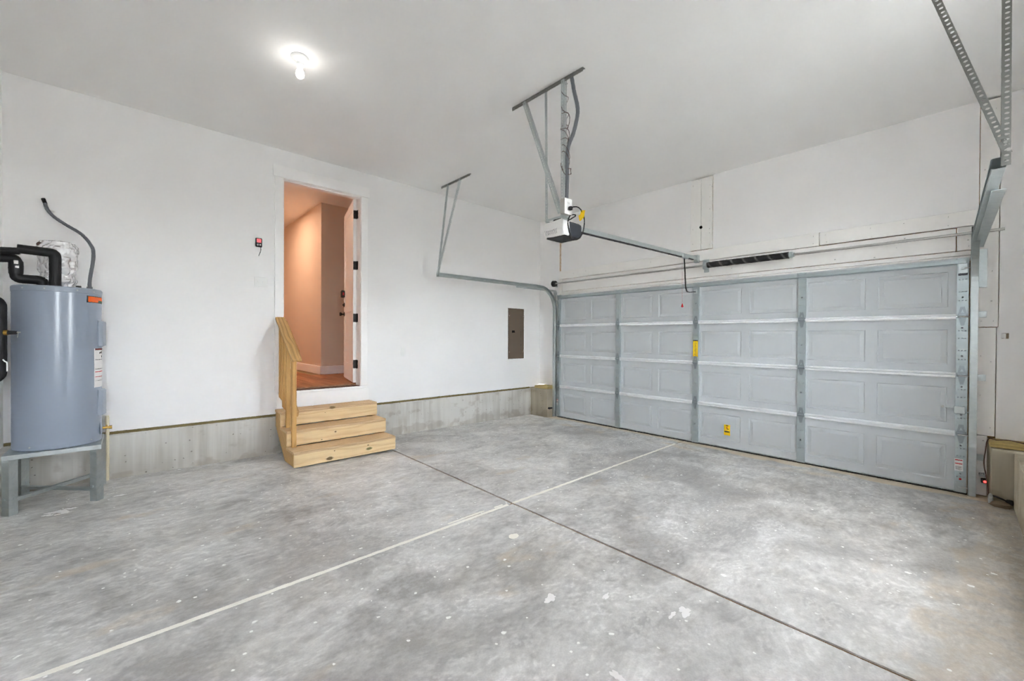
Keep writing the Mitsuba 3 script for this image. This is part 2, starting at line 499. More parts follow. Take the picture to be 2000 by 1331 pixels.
for cx, cy, rx, ry, sd in ((-5.93, -0.30, 0.05, 0.035, 1), (-5.87, -0.27, 0.035, 0.018, 2), (-5.98, -0.34, 0.03, 0.015, 3), (-5.90, -0.36, 0.04, 0.012, 4), (-5.60, -0.15, 0.03, 0.012, 5), (-5.66, -0.05, 0.02, 0.008, 11)):
    add('floor__plaster_splash', blob(cx, cy, rx, ry, sd, rough=0.6), 'm_paper', label='dried white plaster splash on the slab')
add('floor__plaster_splash', blob(-3.63, -2.80, 0.04, 0.03, 6, rough=0.1), 'm_caulk', label='round dried plaster spot on the slab')
for cx, cy, rx, ry, sd in ((-3.95, -3.42, 0.035, 0.025, 7), (-3.72, -3.60, 0.03, 0.012, 8), (-3.53, -3.93, 0.035, 0.028, 9), (-3.60, -3.90, 0.03, 0.010, 12), (-4.12, -3.93, 0.018, 0.03, 10)):
    add('floor__plaster_splash', blob(cx, cy, rx, ry, sd, rough=0.5), 'm_paper')

# ------------------------------------------------------------------ setting: foundation, walls, ceiling
ZC = 3.53
ZF = 0.475                       # foundation top
WY = 0.46                        # face of the wall towards the house
GX = 0.05                        # face of the garage door wall
RY = -5.345                      # face of the window wall
BX = -6.30                       # face of the wall behind the heater
DX0, DX1, DZ0, DZ1 = -4.238, -3.338, 0.752, 3.205   # house door opening (inside the jambs)
JT = 0.02

# wall to the house
wl = [box(-0.21, GX + 0.12, WY, WY + 0.13, ZF + 0.0205, ZF + 0.041), box(BX - 0.14, DX0 - JT, WY, WY + 0.13, ZF + 0.027, ZC), box(DX1 + JT, -0.2, WY, WY + 0.13, ZF + 0.027, ZC),
      box(DX0 - JT, DX1 + JT, WY, WY + 0.13, DZ1 + JT, ZC), box(DX0 - JT, DX1 + JT, WY, WY + 0.13, ZF + 0.027, DZ0 - 0.03), box(-0.2, GX + 0.12, WY, WY + 0.13, ZF + 0.041, ZC)]
add('wall_left', wl, 'm_wall', label='white drywall to the house above a concrete footing', kind='structure')
add('wall_left__foundation', bev(BX - 0.14, -0.20, 0.43, 0.66, -0.1, ZF, 0.006), 'm_foundation', label='bare concrete foundation strip')
add('wall_left__sill_plate', box(BX - 0.1, -0.2, 0.464, 0.60, ZF, ZF + 0.0265), 'm_sill', label='greenish treated wood plate under the drywall')
for sx in (-3.05, -2.1, -0.95):
    m = blob(0, 0, 0.05, 0.012, int(-sx * 10), rough=0.5)
# garage door wall
GY0, GY1, GZ = -4.84, -0.05, 2.085
wg = [box(GX, GX + 0.12, -0.015, WY + 0.13, ZF + 0.0625, ZC), box(GX, GX + 0.12, RY - 0.13, -5.052, ZF + 0.053, 1.505), box(GX, GX + 0.12, RY - 0.13, -5.062, 1.505, ZC),
      box(GX, GX + 0.0135, -2.346, -0.015, 2.568, ZC), box(GX, GX + 0.0135, -4.938, -2.634, 2.568, ZC)]
add('wall_front', wg, 'm_wall', label='white drywall around and above the garage door', kind='structure')
add('wall_front__sheathing', [box(0.135, 0.17, -5.066, -4.84, -0.05, ZC), box(0.135, 0.17, -4.84, -0.05, GZ - 0.03, ZC), box(0.135, 0.17, -0.05, -0.015, -0.05, ZC)], 'm_stringer', label='bare wood behind the gaps of the boards')
add('wall_front__header', [box(GX, 0.135, GY0, GY1, GZ - 0.03, GZ), box(GX, 0.135, GY1, -0.0155, ZF + 0.1, ZC - 0.001), box(GX, 0.135, -4.86, GY0, 0.1, 2.10)], 'm_stringer')
add('wall_front__foundation', bev(-0.21, GX + 0.12, 0.024, 0.66, -0.1, ZF + 0.02, 0.008), 'm_foundation_brown', label='concrete foundation stub left of the garage door')
add('wall_front__foundation', bev(-0.15, GX + 0.12, RY - 0.1, -5.02, -0.1, ZF, 0.008), 'm_foundation_brown', label='concrete foundation stub right of the garage door')
add('wall_front__foundation', box(GX + 0.0, GX + 0.12, -0.05, 0.03, -0.1, ZF + 0.1), 'm_foundation_brown')
add('wall_front__foundation', box(GX + 0.0, GX + 0.12, -5.03, -4.84, -0.1, ZF + 0.045), 'm_foundation_brown')
add('wall_front__sill_plate', bev(-0.205, GX + 0.1, 0.020, 0.34, ZF + 0.02, ZF + 0.062, 0.004), 'm_sill_y', label='treated wood plate on the left foundation stub')
add('wall_front__sill_plate', bev(-0.155, GX + 0.1, RY, -5.012, ZF + 0.008, ZF + 0.052, 0.004), 'm_sill_y', label='treated wood plate on the right foundation stub')
add('wall_front__nail', [rod((-0.13, 0.06, ZF + 0.06), (-0.13, 0.06, ZF + 0.10), 0.003, 6), rod((-0.11, 0.10, ZF + 0.06), (-0.115, 0.105, ZF + 0.09), 0.003, 6)], 'm_zinc_dark')
# painted boards over the opening
BF = 0.03


def board(y0, y1, z0, z1, x=BF, lab=None):
    add('wall_front__board', bev(x, GX + 0.012, y0, y1, z0, z1, 0.0018), 'm_board', label=lab)


board(-2.485, -2.352, 2.572, 3.514, lab='white vertical board above the opener rail, left of a pair')
board(-2.628, -2.491, 2.572, 3.514, lab='white vertical board above the opener rail, right of a pair')
board(-3.771, -0.020, 2.421, 2.563, lab='white board along the top of the header, left length')
board(-4.936, -3.777, 2.424, 2.563, lab='white board along the top of the header, right length')
board(-4.800, -0.095, 2.207, 2.414, lab='white board behind the torsion spring')
board(-4.936, -4.806, 2.207, 2.418, lab='short white block at the right end of the spring board')
board(-0.090, -0.020, 2.160, 2.415, lab='short white block at the left end of the spring board')
board(-4.915, -2.960, 2.160, 2.200, lab='narrow white board under the spring board, right length')
board(-2.955, -0.096, 2.160, 2.201, lab='narrow white board under the spring board, left length')
board(-4.915, -0.020, 2.112, 2.1555, 0.026, lab='white trim strip on top of the garage door')
board(-5.057, -4.942, 1.508, 3.510, lab='tall white board right of the door, upper length')
board(-5.047, -4.906, 0.545, 1.503, lab='white board right of the door, middle length')
board(-5.004, -4.906, 0.012, 0.541, lab='white board right of the door, lower length')
add('wall_front__knot_hole', plate(disc(0, 0, 0.021, 14), (BF - 0.0006, -2.488, 2.868), (0, 1, 0), (0, 0, 1), 0.0012), 'm_hole', label='dark round hole between the vertical boards')
nails = []
for y, z in [(-4.2, 2.53), (-4.21, 2.44), (-4.45, 2.53), (-4.75, 2.53), (-4.75, 2.45), (-3.72, 2.53), (-3.72, 2.45), (-3.83, 2.53), (-3.84, 2.45), (-3.05, 2.47), (-3.0, 2.27), (-2.0, 2.49), (-1.2, 2.49), (-4.4, 2.30),
             (-4.98, 3.42), (-5.03, 3.42), (-4.97, 2.9), (-4.97, 2.7), (-4.97, 2.55), (-5.02, 2.0), (-4.96, 2.0), (-5.03, 1.56), (-4.96, 1.56), (-5.02, 1.2), (-4.96, 1.25), (-5.02, 0.62), (-4.96, 0.9), (-4.88, 2.36), (-4.88, 2.24)] + \
            [(-2.60, z) for z in np.linspace(2.62, 3.4, 6)] + [(-2.38, z) for z in np.linspace(2.66, 3.44, 5)]:
    nails.append(plate(disc(0, 0, 0.0036, 8), (BF - 0.0007, y, z), (0, 1, 0), (0, 0, 1), 0.002))
add('wall_front__nail_head', nails, 'm_nail', kind='stuff', label='small nail heads in the white boards')
# jamb strips beside the door
add('wall_front__jamb', box(-0.004, GX + 0.03, -0.02, 0.018, 0.0, 2.15), 'm_board')
add('wall_front__jamb', box(0.02, GX + 0.03, -4.902, -4.887, 0.02, 2.105), 'm_jamb_wood', label='bare wood jamb edge right of the garage door')
# window wall (outside the frame), with the two windows whose light falls on the house wall and mirrors in the tank
WIN = [(-2.72, -2.02, 1.05, 2.90), (-6.02, -5.56, 1.05, 2.90)]


def wall_with_windows(x0, x1, y0, y1, z0, z1, wins):
    out, xs = [], sorted([x0, x1] + [w for q in wins for w in q[:2]])
    for a, b in zip(xs[:-1], xs[1:]):
        w = [q for q in wins if abs(q[0] - a) < 1e-6]
        if w:
            out += [box(a, b, y0, y1, z0, w[0][2]), box(a, b, y0, y1, w[0][3], z1)]
        else:
            out.append(box(a, b, y0, y1, z0, z1))
    return out


add('wall_right', wall_with_windows(BX - 0.14, GX + 0.12, RY - 0.13, RY, ZF, ZC, sorted(WIN)), 'm_wall', label='white side wall with two windows', kind='structure')
add('wall_right__foundation', bev(BX - 0.14, -0.148, RY - 0.2, -5.148, -0.1, ZF - 0.02, 0.008), 'm_foundation_brown', label='concrete foundation ledge at the right edge')
for k, (a, b, c, d) in enumerate(sorted(WIN, reverse=True)):
    w = 0.045
    fr = [box(a, a + w, RY - 0.1, RY - 0.04, c, d), box(b - w, b, RY - 0.1, RY - 0.04, c, d), box(a + w, b - w, RY - 0.1, RY - 0.04, c, c + w), box(a + w, b - w, RY - 0.1, RY - 0.04, d - w, d),
          box(a + w, b - w, RY - 0.095, RY - 0.045, (c + d) / 2 - 0.02, (c + d) / 2 + 0.02)]
    add(f'window_{k + 1}', fr, 'm_trim', label='white sash window in the side wall, ' + ('nearer the garage door' if k == 0 else 'nearer the water heater'), kind='structure')
    for zz0, zz1 in ((c + w, (c + d) / 2 - 0.02), ((c + d) / 2 + 0.02, d - w)):
        add(f'window_{k + 1}__pane', (np.array([[a + w, RY - 0.07, zz0], [b - w, RY - 0.07, zz0], [b - w, RY - 0.07, zz1], [a + w, RY - 0.07, zz1]]), np.array([[0, 1, 2], [0, 2, 3]])), 'm_glass')
add('wall_back', box(BX - 0.13, BX, RY - 0.13, WY + 0.13, ZF, ZC), 'm_wall', label='white drywall behind the water heater', kind='structure')
add('wall_back__foundation', bev(BX - 0.1, -6.235, -5.147, 0.429, -0.1, ZF - 0.005, 0.008), 'm_foundation')
add('ceiling', box(BX - 0.14, GX + 0.12, RY - 0.13, WY + 0.13, ZC, ZC + 0.1), 'm_ceiling', label='smooth white ceiling', kind='structure')

# ------------------------------------------------------------------ house door and hall
tr = [bev(DX0 - 0.092, DX0 - 0.004, WY - 0.018, WY, DZ0 + 0.005, DZ1 + 0.004, 0.002), bev(DX1 + 0.004, DX1 + 0.092, WY - 0.018, WY, DZ0 + 0.005, DZ1 + 0.004, 0.002)]
hd = bev(DX0 - 0.112, DX1 + 0.112, WY - 0.022, WY, DZ1 + 0.006, DZ1 + 0.135, 0.002)
add('trim_1', hd, 'm_trim', label='flat white casing around the house door', kind='structure')
add('trim_1__side_casing', tr[0], 'm_trim')
add('trim_1__side_casing', tr[1], 'm_trim')
jb = [box(DX0 - JT, DX0, WY, WY + 0.14, DZ0, DZ1 + JT), box(DX1, DX1 + JT, WY, WY + 0.14, DZ0, DZ1 + JT), box(DX0, DX1, WY, WY + 0.14, DZ1, DZ1 + JT),
      box(DX0, DX0 + 0.012, WY + 0.03, WY + 0.075, DZ0, DZ1), box(DX0 + 0.012, DX1, WY + 0.03, WY + 0.075, DZ1 - 0.012, DZ1)]
add('trim_1__jamb', jb, 'm_trim')
add('trim_1__threshold', [bev(DX0 - 0.06, DX1 + 0.10, WY - 0.012, WY + 0.14, DZ0 - 0.03, DZ0 - 0.004, 0.004)], 'm_trim', label='pale door threshold')
add('trim_1__threshold', box(DX0, DX1, WY + 0.01, WY + 0.12, DZ0 - 0.004, DZ0 + 0.004), 'm_wire_brown', label='dark threshold seal')
add('trim_1__apron', box(DX0 - 0.07, DX1 + 0.115, WY - 0.008, WY, 0.556, DZ0 - 0.038), 'm_trim', label='flat white board below the threshold')

HZ, HC = 0.772, 3.575
hx, hy = -3.249, 2.236
add('wall_hall_left', [box(hx, hx + 0.12, hy, 5.4, HZ - 0.02, HC)], 'm_hall_wall', label='hall wall that runs back from the corner, lit warm', kind='structure')
add('wall_hall_front', [box(hx + 0.12, -2.0, hy, hy + 0.12, HZ - 0.02, HC)], 'm_hall_wall', label='short hall wall facing the door opening', kind='structure')
add('wall_hall_right', [box(-2.12, -2.0, WY + 0.13, hy, HZ - 0.02, HC)], 'm_hall_wall', label='hall wall behind the open door', kind='structure')
add('wall_hall_side', [box(-5.12, -5.0, WY + 0.13, 5.4, HZ - 0.02, HC)], 'm_hall_wall', label='hall wall hidden behind the left jamb', kind='structure')
add('wall_hall_back', [box(-5.12, hx + 0.12, 5.4, 5.52, HZ - 0.02, HC)], 'm_hall_wall', label='end wall of the hall', kind='structure')
add('ceiling_hall', [box(-5.12, -2.0, WY + 0.13, 5.52, HC, HC + 0.08)], 'm_trim', label='white hall ceiling with an attic hatch', kind='structure')
hz = HC
hat = [bev(-4.60, -3.42, 1.56, 1.63, hz - 0.018, hz, 0.004), bev(-3.49, -3.42, 1.0, 1.56, hz - 0.018, hz, 0.004), bev(-4.60, -4.53, 1.0, 1.56, hz - 0.018, hz, 0.004)]
add('ceiling_hall__hatch_trim', hat, 'm_trim')
add('baseboard_hall', [bev(hx - 0.016, hx, hy - 0.016, 5.4, HZ, HZ + 0.135, 0.004)], 'm_trim', label='white hall baseboard along the long wall', kind='structure')
add('baseboard_hall_front', [bev(hx - 0.016, -2.12, hy - 0.016, hy, HZ, HZ + 0.135, 0.004)], 'm_trim', label='white hall baseboard below the short wall', kind='structure')
add('floor_hall', box(-5.1, -2.0, WY + 0.13, 5.5, HZ - 0.06, HZ - 0.012), 'm_groove', label='wood plank floor of the hall', kind='structure')
k = 0
for ix in range(20):
    xa = -5.05 + 0.15 * ix
    if xa > -2.3:
        break
    off = rng.rand() * 1.2
    for iy in range(-1, 5):
        ya, yb = WY + 0.15 + off + 1.2 * iy, WY + 0.15 + off + 1.2 * iy + 1.198
        ya, yb = max(ya, WY + 0.12), min(yb, 5.39)
        if yb - ya > 0.05 and (xa + 0.15 < hx - 0.005 or ya < hy) and xa > -4.6:
            if xa + 0.15 >= hx - 0.02:
                yb = min(yb, hy - 0.02)
            add('floor_hall__plank', box(xa + 0.001, xa + 0.149, ya, yb, HZ - 0.012, HZ - 0.0006 * rng.rand()), 'm_hall_floor')
# the open door leaf, hinged at the right jamb
hp = np.array([DX1 - 0.002, WY + 0.118])
th = math.radians(90 - 13.5)
ux, uy = math.cos(th), math.sin(th)         # along the leaf, from hinge to free edge
nx, ny = -uy, ux                            # towards the room side that the camera sees
LW, LT, LZ0, LZ1 = 0.895, 0.042, HZ + 0.012, DZ1 - 0.006


def leaf_pt(s, t, z):
    return (hp[0] + s * ux + t * nx, hp[1] + s * uy + t * ny, z)


def leaf_box(s0, s1, t0, t1, z0, z1, b=0.002):
    m = bev(s0, s1, t0, t1, z0, z1, b)
    M = np.eye(4)
    M[:2, 0], M[:2, 1], M[:2, 3] = (ux, uy), (nx, ny), hp
    m.apply_transform(M)
    return m


pf = []
st = 0.115
for t0, t1 in ((0.0, 0.008), (LT - 0.008, LT)):
    for z0, z1 in ((LZ0, LZ0 + 0.24), (LZ0 + 0.95, LZ0 + 1.07), (LZ1 - 0.12, LZ1)):
        pf.append(leaf_box(st, LW - st, t0, t1, z0, z1))
    pf += [leaf_box(0, st, t0, t1, LZ0, LZ1), leaf_box(LW - st, LW, t0, t1, LZ0, LZ1)]
pf.append(leaf_box(0.0, LW, 0.0075, LT - 0.0075, LZ0, LZ1, 0.0005))
add('door_1', pf, 'm_trim', label='white two panel house door standing open into the hall', kind='structure')
for zz in (LZ0 + 0.19, LZ0 + 0.80, LZ0 + 1.49, LZ0 + 2.16):
    hm = [leaf_box(-0.003, 0.0, 0.002, LT - 0.002, zz, zz + 0.11, 0.0005), rod(leaf_pt(-0.006, -0.004, zz - 0.004), leaf_pt(-0.006, -0.004, zz + 0.114), 0.007, 10)]
    hm.append(box(DX1 - 0.003, DX1, hp[1] - 0.045, hp[1] - 0.004, zz, zz + 0.11))
    add('door_1__hinge', hm, 'm_hinge', label='black butt hinge')
sk = LW - 0.065
kz = LZ0 + 0.94
for side, t0, sg_ in ((0, LT, 1), (1, 0.0, -1)):
    kn = []
    prof = [(0, 0), (0.032, 0), (0.032, 0.008), (0.012, 0.012), (0.011, 0.035), (0.022, 0.042), (0.029, 0.055), (0.026, 0.068), (0, 0.072)]
    m = lathe(prof, sides=20)
    R = np.eye(4)
    zx = np.array([nx * sg_, ny * sg_, 0])
    R[:3, 2] = zx
    R[:3, 0] = (ux, uy, 0)
    R[:3, 1] = np.cross(zx, R[:3, 0])
    R[:3, 3] = leaf_pt(sk, t0, kz)
    m.apply_transform(R)
    add('door_1__knob', m, 'm_hinge', 40, label='black door knob')
    m = lathe([(0, 0), (0.03, 0), (0.03, 0.01), (0.024, 0.016), (0.012, 0.018), (0.011, 0.03), (0, 0.03)], sides=20)
    R[:3, 3] = leaf_pt(sk, t0, kz + 0.14)
    m.apply_transform(R)
    add('door_1__deadbolt', m, 'm_hinge', 40, label='black deadbolt')
    add('door_1__keypad', leaf_box(sk - 0.05, sk + 0.05, t0 - (0.0 if sg_ > 0 else 0.05), t0 + (0.05 if sg_ > 0 else 0.0), kz + 0.25, kz + 0.35, 0.006), 'm_hinge', label='black lock module with a dim red window')
add('door_1__keypad__window', leaf_box(sk - 0.051, sk - 0.050, LT + 0.012, LT + 0.034, kz + 0.28, kz + 0.32, 0.0002), 'm_red', label='dim red window of the lock module')
# warm recessed lamp in the hall ceiling, hidden behind the jamb
LX, LY = -4.12, 3.00
t = 'hall_downlight'
add(t + '__trim_ring', lathe([(0.075, 0.0), (0.095, -0.006), (0.098, 0.0), (0.075, 0.0)], (LX, LY, HC - 0.001), sides=32), 'm_trim', 30)
scene[t + '__lens'] = {**mikit.ply(lathe([(0.0, -0.001), (0.075, -0.001)], (LX, LY, HC - 0.001), sides=32), 'm_white_plastic'), 'emitter': {'type': 'area', 'radiance': rgb(HALL_POWER)}}
say(t, 'round warm white recessed ceiling light inside the hall', 'ceiling light')

# ------------------------------------------------------------------ garage door
SH = 0.531
DYL, DYR = -0.035, -4.885
DT = 0.042
EMB = []
for k in range(4):
    c = -2.458
PY = [(-4.757, -4.268), (-4.175, -3.682), (-3.582, -3.095), (-3.003, -2.515), (-2.405, -1.916), (-1.822, -1.335), (-1.235, -0.742), (-0.650, -0.160)]
ZB = 0.012
STY = [(-1.300, -1.228), (-2.492, -2.420), (-3.670, -3.598)]
gd = 'garage_door'
say(gd, 'closed white sectional overhead garage door with embossed panels and metal stiles', 'garage door')


def section_mesh(z0, z1, ez0, ez1):
    poly = rect(DYR, z0, DYL, z1)
    for a, b in PY:
        poly = poly.difference(rect(a, ez0, b, ez1))
    v, f = trimesh.creation.triangulate_polygon(poly, engine='earcut')
    f = np.asarray(f)
    parts = [trimesh.Trimesh(np.column_stack([np.zeros(len(v)), v]), f, process=False)]
    rings = [(0.0, 0.0), (0.006, 0.0075), (0.012, 0.0085), (0.040, 0.0025), (0.044, 0.0005)]
    for a, b in PY:
        vv, ff = [], []
        for d, x in rings:
            vv += [[x, a + d, ez0 + d], [x, b - d, ez0 + d], [x, b - d, ez1 - d], [x, a + d, ez1 - d]]
        for i in range(len(rings) - 1):
            for j in range(4):
                q = (j + 1) % 4
                ff += [[4 * i + j, 4 * i + q, 4 * i + 4 + q], [4 * i + j, 4 * i + 4 + q, 4 * i + 4 + j]]
        e = 4 * (len(rings) - 1)
        ff += [[e, e + 1, e + 2], [e, e + 2, e + 3]]
        parts.append(trimesh.Trimesh(vv, ff, process=False))
    parts.append(box(0.0105, DT, DYR, DYL, z0, z1))
    parts.append(box(0, 0.0105, DYR, DYR + 0.001, z0, z1))
    parts.append(box(0, 0.0105, DYL - 0.001, DYL, z0, z1))
    return trimesh.util.concatenate(parts)


def stile(y0, y1, z0, z1, d, small, bigz):
    """A folded steel channel with punched holes, standing d proud of the door's sheet."""
    poly = rect(y0, z0, y1, z1)
    w = y1 - y0
    hs = []
    for z in small:
        hs += [disc(y0 + w * q, z, 0.0042, 8) for q in (0.22, 0.5, 0.78)]
    hs += [disc(y0 + w * 0.5, z, 0.0075, 10) for z in bigz]
    poly = poly.difference(unary_union(hs))
    return [plate(poly, (-d, 0, 0), (0, 1, 0), (0, 0, 1), 0.0016), box(-d, 0, y0, y0 + 0.0016, z0, z1), box(-d, 0, y1 - 0.0016, y1, z0, z1)]


for s in range(4):
    z0, z1 = ZB + SH * s + 0.001, ZB + SH * (s + 1) - 0.001
    sec = add(gd + '__panel_section', section_mesh(z0, z1, ZB + SH * s + 0.088, ZB + SH * s + 0.414), 'm_door_sheet')
    sm = [z0 + 0.14, z0 + 0.22, z0 + 0.33, z0 + 0.40]
    for a, b in STY:
        add(sec + '__center_stile', stile(a, b, z0 + 0.002, z1 - 0.002, 0.030, [z0 + 0.16, z0 + 0.36], [z0 + 0.25]), 'm_stile')
    add(sec + '__end_stile', stile(DYR + 0.002, DYR + 0.075, z0 + 0.002, z1 - 0.002, 0.030, sm, [z0 + 0.17, z0 + 0.425]), 'm_stile')
    add(sec + '__end_stile', stile(DYL - 0.062, DYL - 0.002, z0 + 0.002, z1 - 0.002, 0.030, sm, [z0 + 0.17, z0 + 0.425]), 'm_stile')
    spans = [(DYR + 0.076, STY[2][0] - 0.001), (STY[2][1] + 0.001, STY[1][0] - 0.001), (STY[1][1] + 0.001, STY[0][0] - 0.001), (STY[0][1] + 0.001, DYL - 0.063)]
    for a, b in spans:
        if s < 3:
            add(sec + '__top_rail', [bev(-0.036, 0.0005, a, b, z1 - 0.021, z1 - 0.001, 0.002), box(-0.036, -0.034, a, b, z1 - 0.023, z1 - 0.02)], 'm_door_rail')
        if s > 0:
            add(sec + '__bottom_rail', [bev(-0.036, 0.0005, a, b, z0 + 0.001, z0 + 0.021, 0.002)], 'm_door_rail')
# hinges and rollers
yc = [(DYL - 0.032, 1), ((STY[0][0] + STY[0][1]) / 2, 0), ((STY[1][0] + STY[1][1]) / 2, 0), ((STY[2][0] + STY[2][1]) / 2, 0), (DYR + 0.038, -1)]
for s in (1, 2, 3):
    zj = ZB + SH * s
    for y, e in yc:
        up = sg.Polygon([(-0.028, 0.010), (0.028, 0.010), (0.014, 0.085), (-0.014, 0.085)])
        dn = sg.Polygon([(-0.026, -0.010), (0.026, -0.010), (0.010, -0.085), (-0.010, -0.085)])
        x = -0.0325
        m = [plate(up.difference(sg.Polygon([(-0.010, 0.03), (0.010, 0.03), (0, 0.062)])), (x, y, zj), (0, -1, 0), (0, 0, 1), 0.0025), plate(dn, (x, y, zj), (0, -1, 0), (0, 0, 1), 0.0025),
             rod((-0.042, y - 0.031, zj - 0.004), (-0.042, y + 0.031, zj - 0.004), 0.0075, 12), bev(-0.046, -0.031, y - 0.030, y - 0.027, zj - 0.016, zj + 0.024, 0.001), bev(-0.046, -0.031, y + 0.027, y + 0.030, zj - 0.016, zj + 0.024, 0.001)]
        for zz in (zj + 0.07, zj + 0.028, zj - 0.03, zj - 0.068):
            m.append(rod((-0.030, y, zz), (-0.040, y, zz), 0.0062, 6))
        add(gd + '__hinge', m, 'm_hinge_zinc')
        if e:
            ye = -4.918 if e < 0 else 0.0
            add(gd + '__roller', [rod((-0.052, y - 0.02 * e, zj - 0.006), (-0.052, ye - 0.012 * e, zj - 0.006), 0.0052, 10), lathe([(0, -0.006), (0.016, -0.006), (0.021, 0), (0.016, 0.006), (0, 0.006)], (-0.052, ye, zj - 0.006), 'y', 20)], 'm_steel', 40)
for zj in (ZB + 0.055, ZB + 4 * SH - 0.10):
    for y, e in (yc[0], yc[-1]):
        ye = -4.918 if e < 0 else 0.0
        add(gd + '__roller_bracket', [bev(-0.040, -0.0305, y - 0.03, y + 0.03, zj - 0.045, zj + 0.045, 0.002), bev(-0.056, -0.040, y - 0.012, y + 0.012, zj - 0.012, zj + 0.010, 0.002)], 'm_galv')
        add(gd + '__roller', [rod((-0.052, y, zj), (-0.052, ye - 0.012 * e, zj), 0.0052, 10), lathe([(0, -0.006), (0.016, -0.006), (0.021, 0), (0.016, 0.006), (0, 0.006)], (-0.052, ye, zj), 'y', 20)], 'm_steel', 40)
# top strut: a hat channel
zt = ZB + 4 * SH
hat = [(0.0, 0.0), (-0.012, 0.0), (-0.012, 0.006), (-0.052, 0.012), (-0.052, 0.040), (-0.012, 0.046), (-0.012, 0.052), (0.0, 0.052), (0.0, 0.050), (-0.010, 0.050), (-0.010, 0.044), (-0.050, 0.038), (-0.050, 0.014), (-0.010, 0.008), (-0.010, 0.002), (0.0, 0.002)]
pth = np.array([[-0.002, DYL - 0.02, zt - 0.068], [-0.002, DYR + 0.02, zt - 0.068]])
add(gd + '__top_strut', sweep(hat, pth, np.tile([1.0, 0, 0], (2, 1)), np.tile([0, 0, 1.0], (2, 1))), 'm_stile', label='galvanized stiffening bar along the top')
# bottom retainer and seal
add(gd + '__bottom_retainer', bev(-0.012, DT, DYR, DYL, 0.008, ZB + 0.012, 0.002), 'm_galv')
add(gd + '__bottom_seal', [bev(-0.022, DT + 0.01, DYR - 0.003, DYL + 0.003, -0.003, 0.0145, 0.006)], 'm_rubber', label='dark rubber bottom seal')
# slide lock at the right
lk = [bev(-0.058, -0.031, -4.872, -4.800, 0.725, 0.795, 0.004), rod((-0.045, -4.80, 0.775), (-0.045, -4.735, 0.778), 0.0035, 8), rod((-0.050, -4.875, 0.745), (-0.050, -4.905, 0.745), 0.007, 8)]
add(gd + '__lock', lk, 'm_galv', label='galvanized slide lock')
add(gd + '__lock__knob', [rod((-0.062, -4.731, 0.778), (-0.0095, -4.731, 0.778), 0.009, 10)], 'm_steel')
# opener bracket plate on the top of the middle stile
add(gd + '__arm_bracket', [bev(-0.050, -0.0305, -2.475, -2.437, 1.98, 2.04, 0.003)], 'm_galv')
# stickers


def tag(key, y0, y1, z0, z1, x, m, parts=(), lab=None):
    k = add(key, box(x - 0.0008, x, y0, y1, z0, z1), m, label=lab)
    for (a, b, c, d, mm) in parts:           # fractions, seen from the room: left to right is +y to -y
        yy0, yy1 = y1 - (y1 - y0) * b, y1 - (y1 - y0) * a
        add(k + '__print', box(x - 0.0013, x - 0.0006, yy0, yy1, z0 + (z1 - z0) * c, z0 + (z1 - z0) * d), mm)
    return k


lines = lambda z0, z1, n, a=0.12, b=0.88: [(a, b - 0.12 * (q % 3 == 2), z0 + (z1 - z0) * q / n, z0 + (z1 - z0) * (q + 0.35) / n, 'm_print') for q in range(n)]
tag(gd + '__warning_label', -2.488, -2.424, 1.152, 1.372, -0.0302, 'm_yellow', [(0.0, 1.0, 0.94, 1.0, 'm_print')] + lines(0.08, 0.86, 14, 0.3, 0.7), 'tall yellow warning sticker on the middle stile')
tag(gd + '__warning_label', -2.886, -2.812, 0.172, 0.304, -0.0004, 'm_yellow', [(0.1, 0.9, 0.28, 0.40, 'm_print'), (0.3, 0.7, 0.88, 0.95, 'm_print'), (0.4, 0.55, 0.62, 0.80, 'm_red'), (0.5, 0.8, 0.55, 0.62, 'm_print')], 'small yellow warning sticker on the bottom section')
tag(gd + '__white_label', -4.862, -4.808, 0.208, 0.318, -0.0302, 'm_paper', [(0.1, 0.92, 0.84, 0.92, 'm_red'), (0.1, 0.92, 0.55, 0.63, 'm_red')] + lines(0.08, 0.40, 5), 'white sticker with two red bars on the right stile')
tag(gd + '__white_label', -0.066, -0.026, 0.208, 0.318, -0.0302, 'm_paper', [(0.1, 0.92, 0.84, 0.92, 'm_red'), (0.1, 0.92, 0.50, 0.60, 'm_maroon')], 'white sticker with two red bars on the left stile')
tag(gd + '__grey_label', -4.876, -4.818, 1.972, 2.012, -0.0302, 'm_opener_dark', [], 'dark grey maker plate near the top of the right stile')
for zz in (0.135, 0.095, 0.055):
    add(gd + '__red_rivet', rod((-0.030, -4.846, zz), (-0.033, -4.846, zz), 0.0085, 10), 'm_red', label='red bottom bracket screw')

# ------------------------------------------------------------------ tracks


def track_path():
    pts = [(-0.052, z) for z in np.linspace(0.012, 1.868, 6)]
    c, R = (-0.437, 1.868), 0.385
    pts += [(c[0] + R * math.cos(a), c[1] + R * math.sin(a)) for a in np.linspace(0, math.pi / 2, 15)[1:]]
    pts += [(x, 2.253) for x in np.linspace(-0.6, -2.43, 5)]
    return np.array(pts)


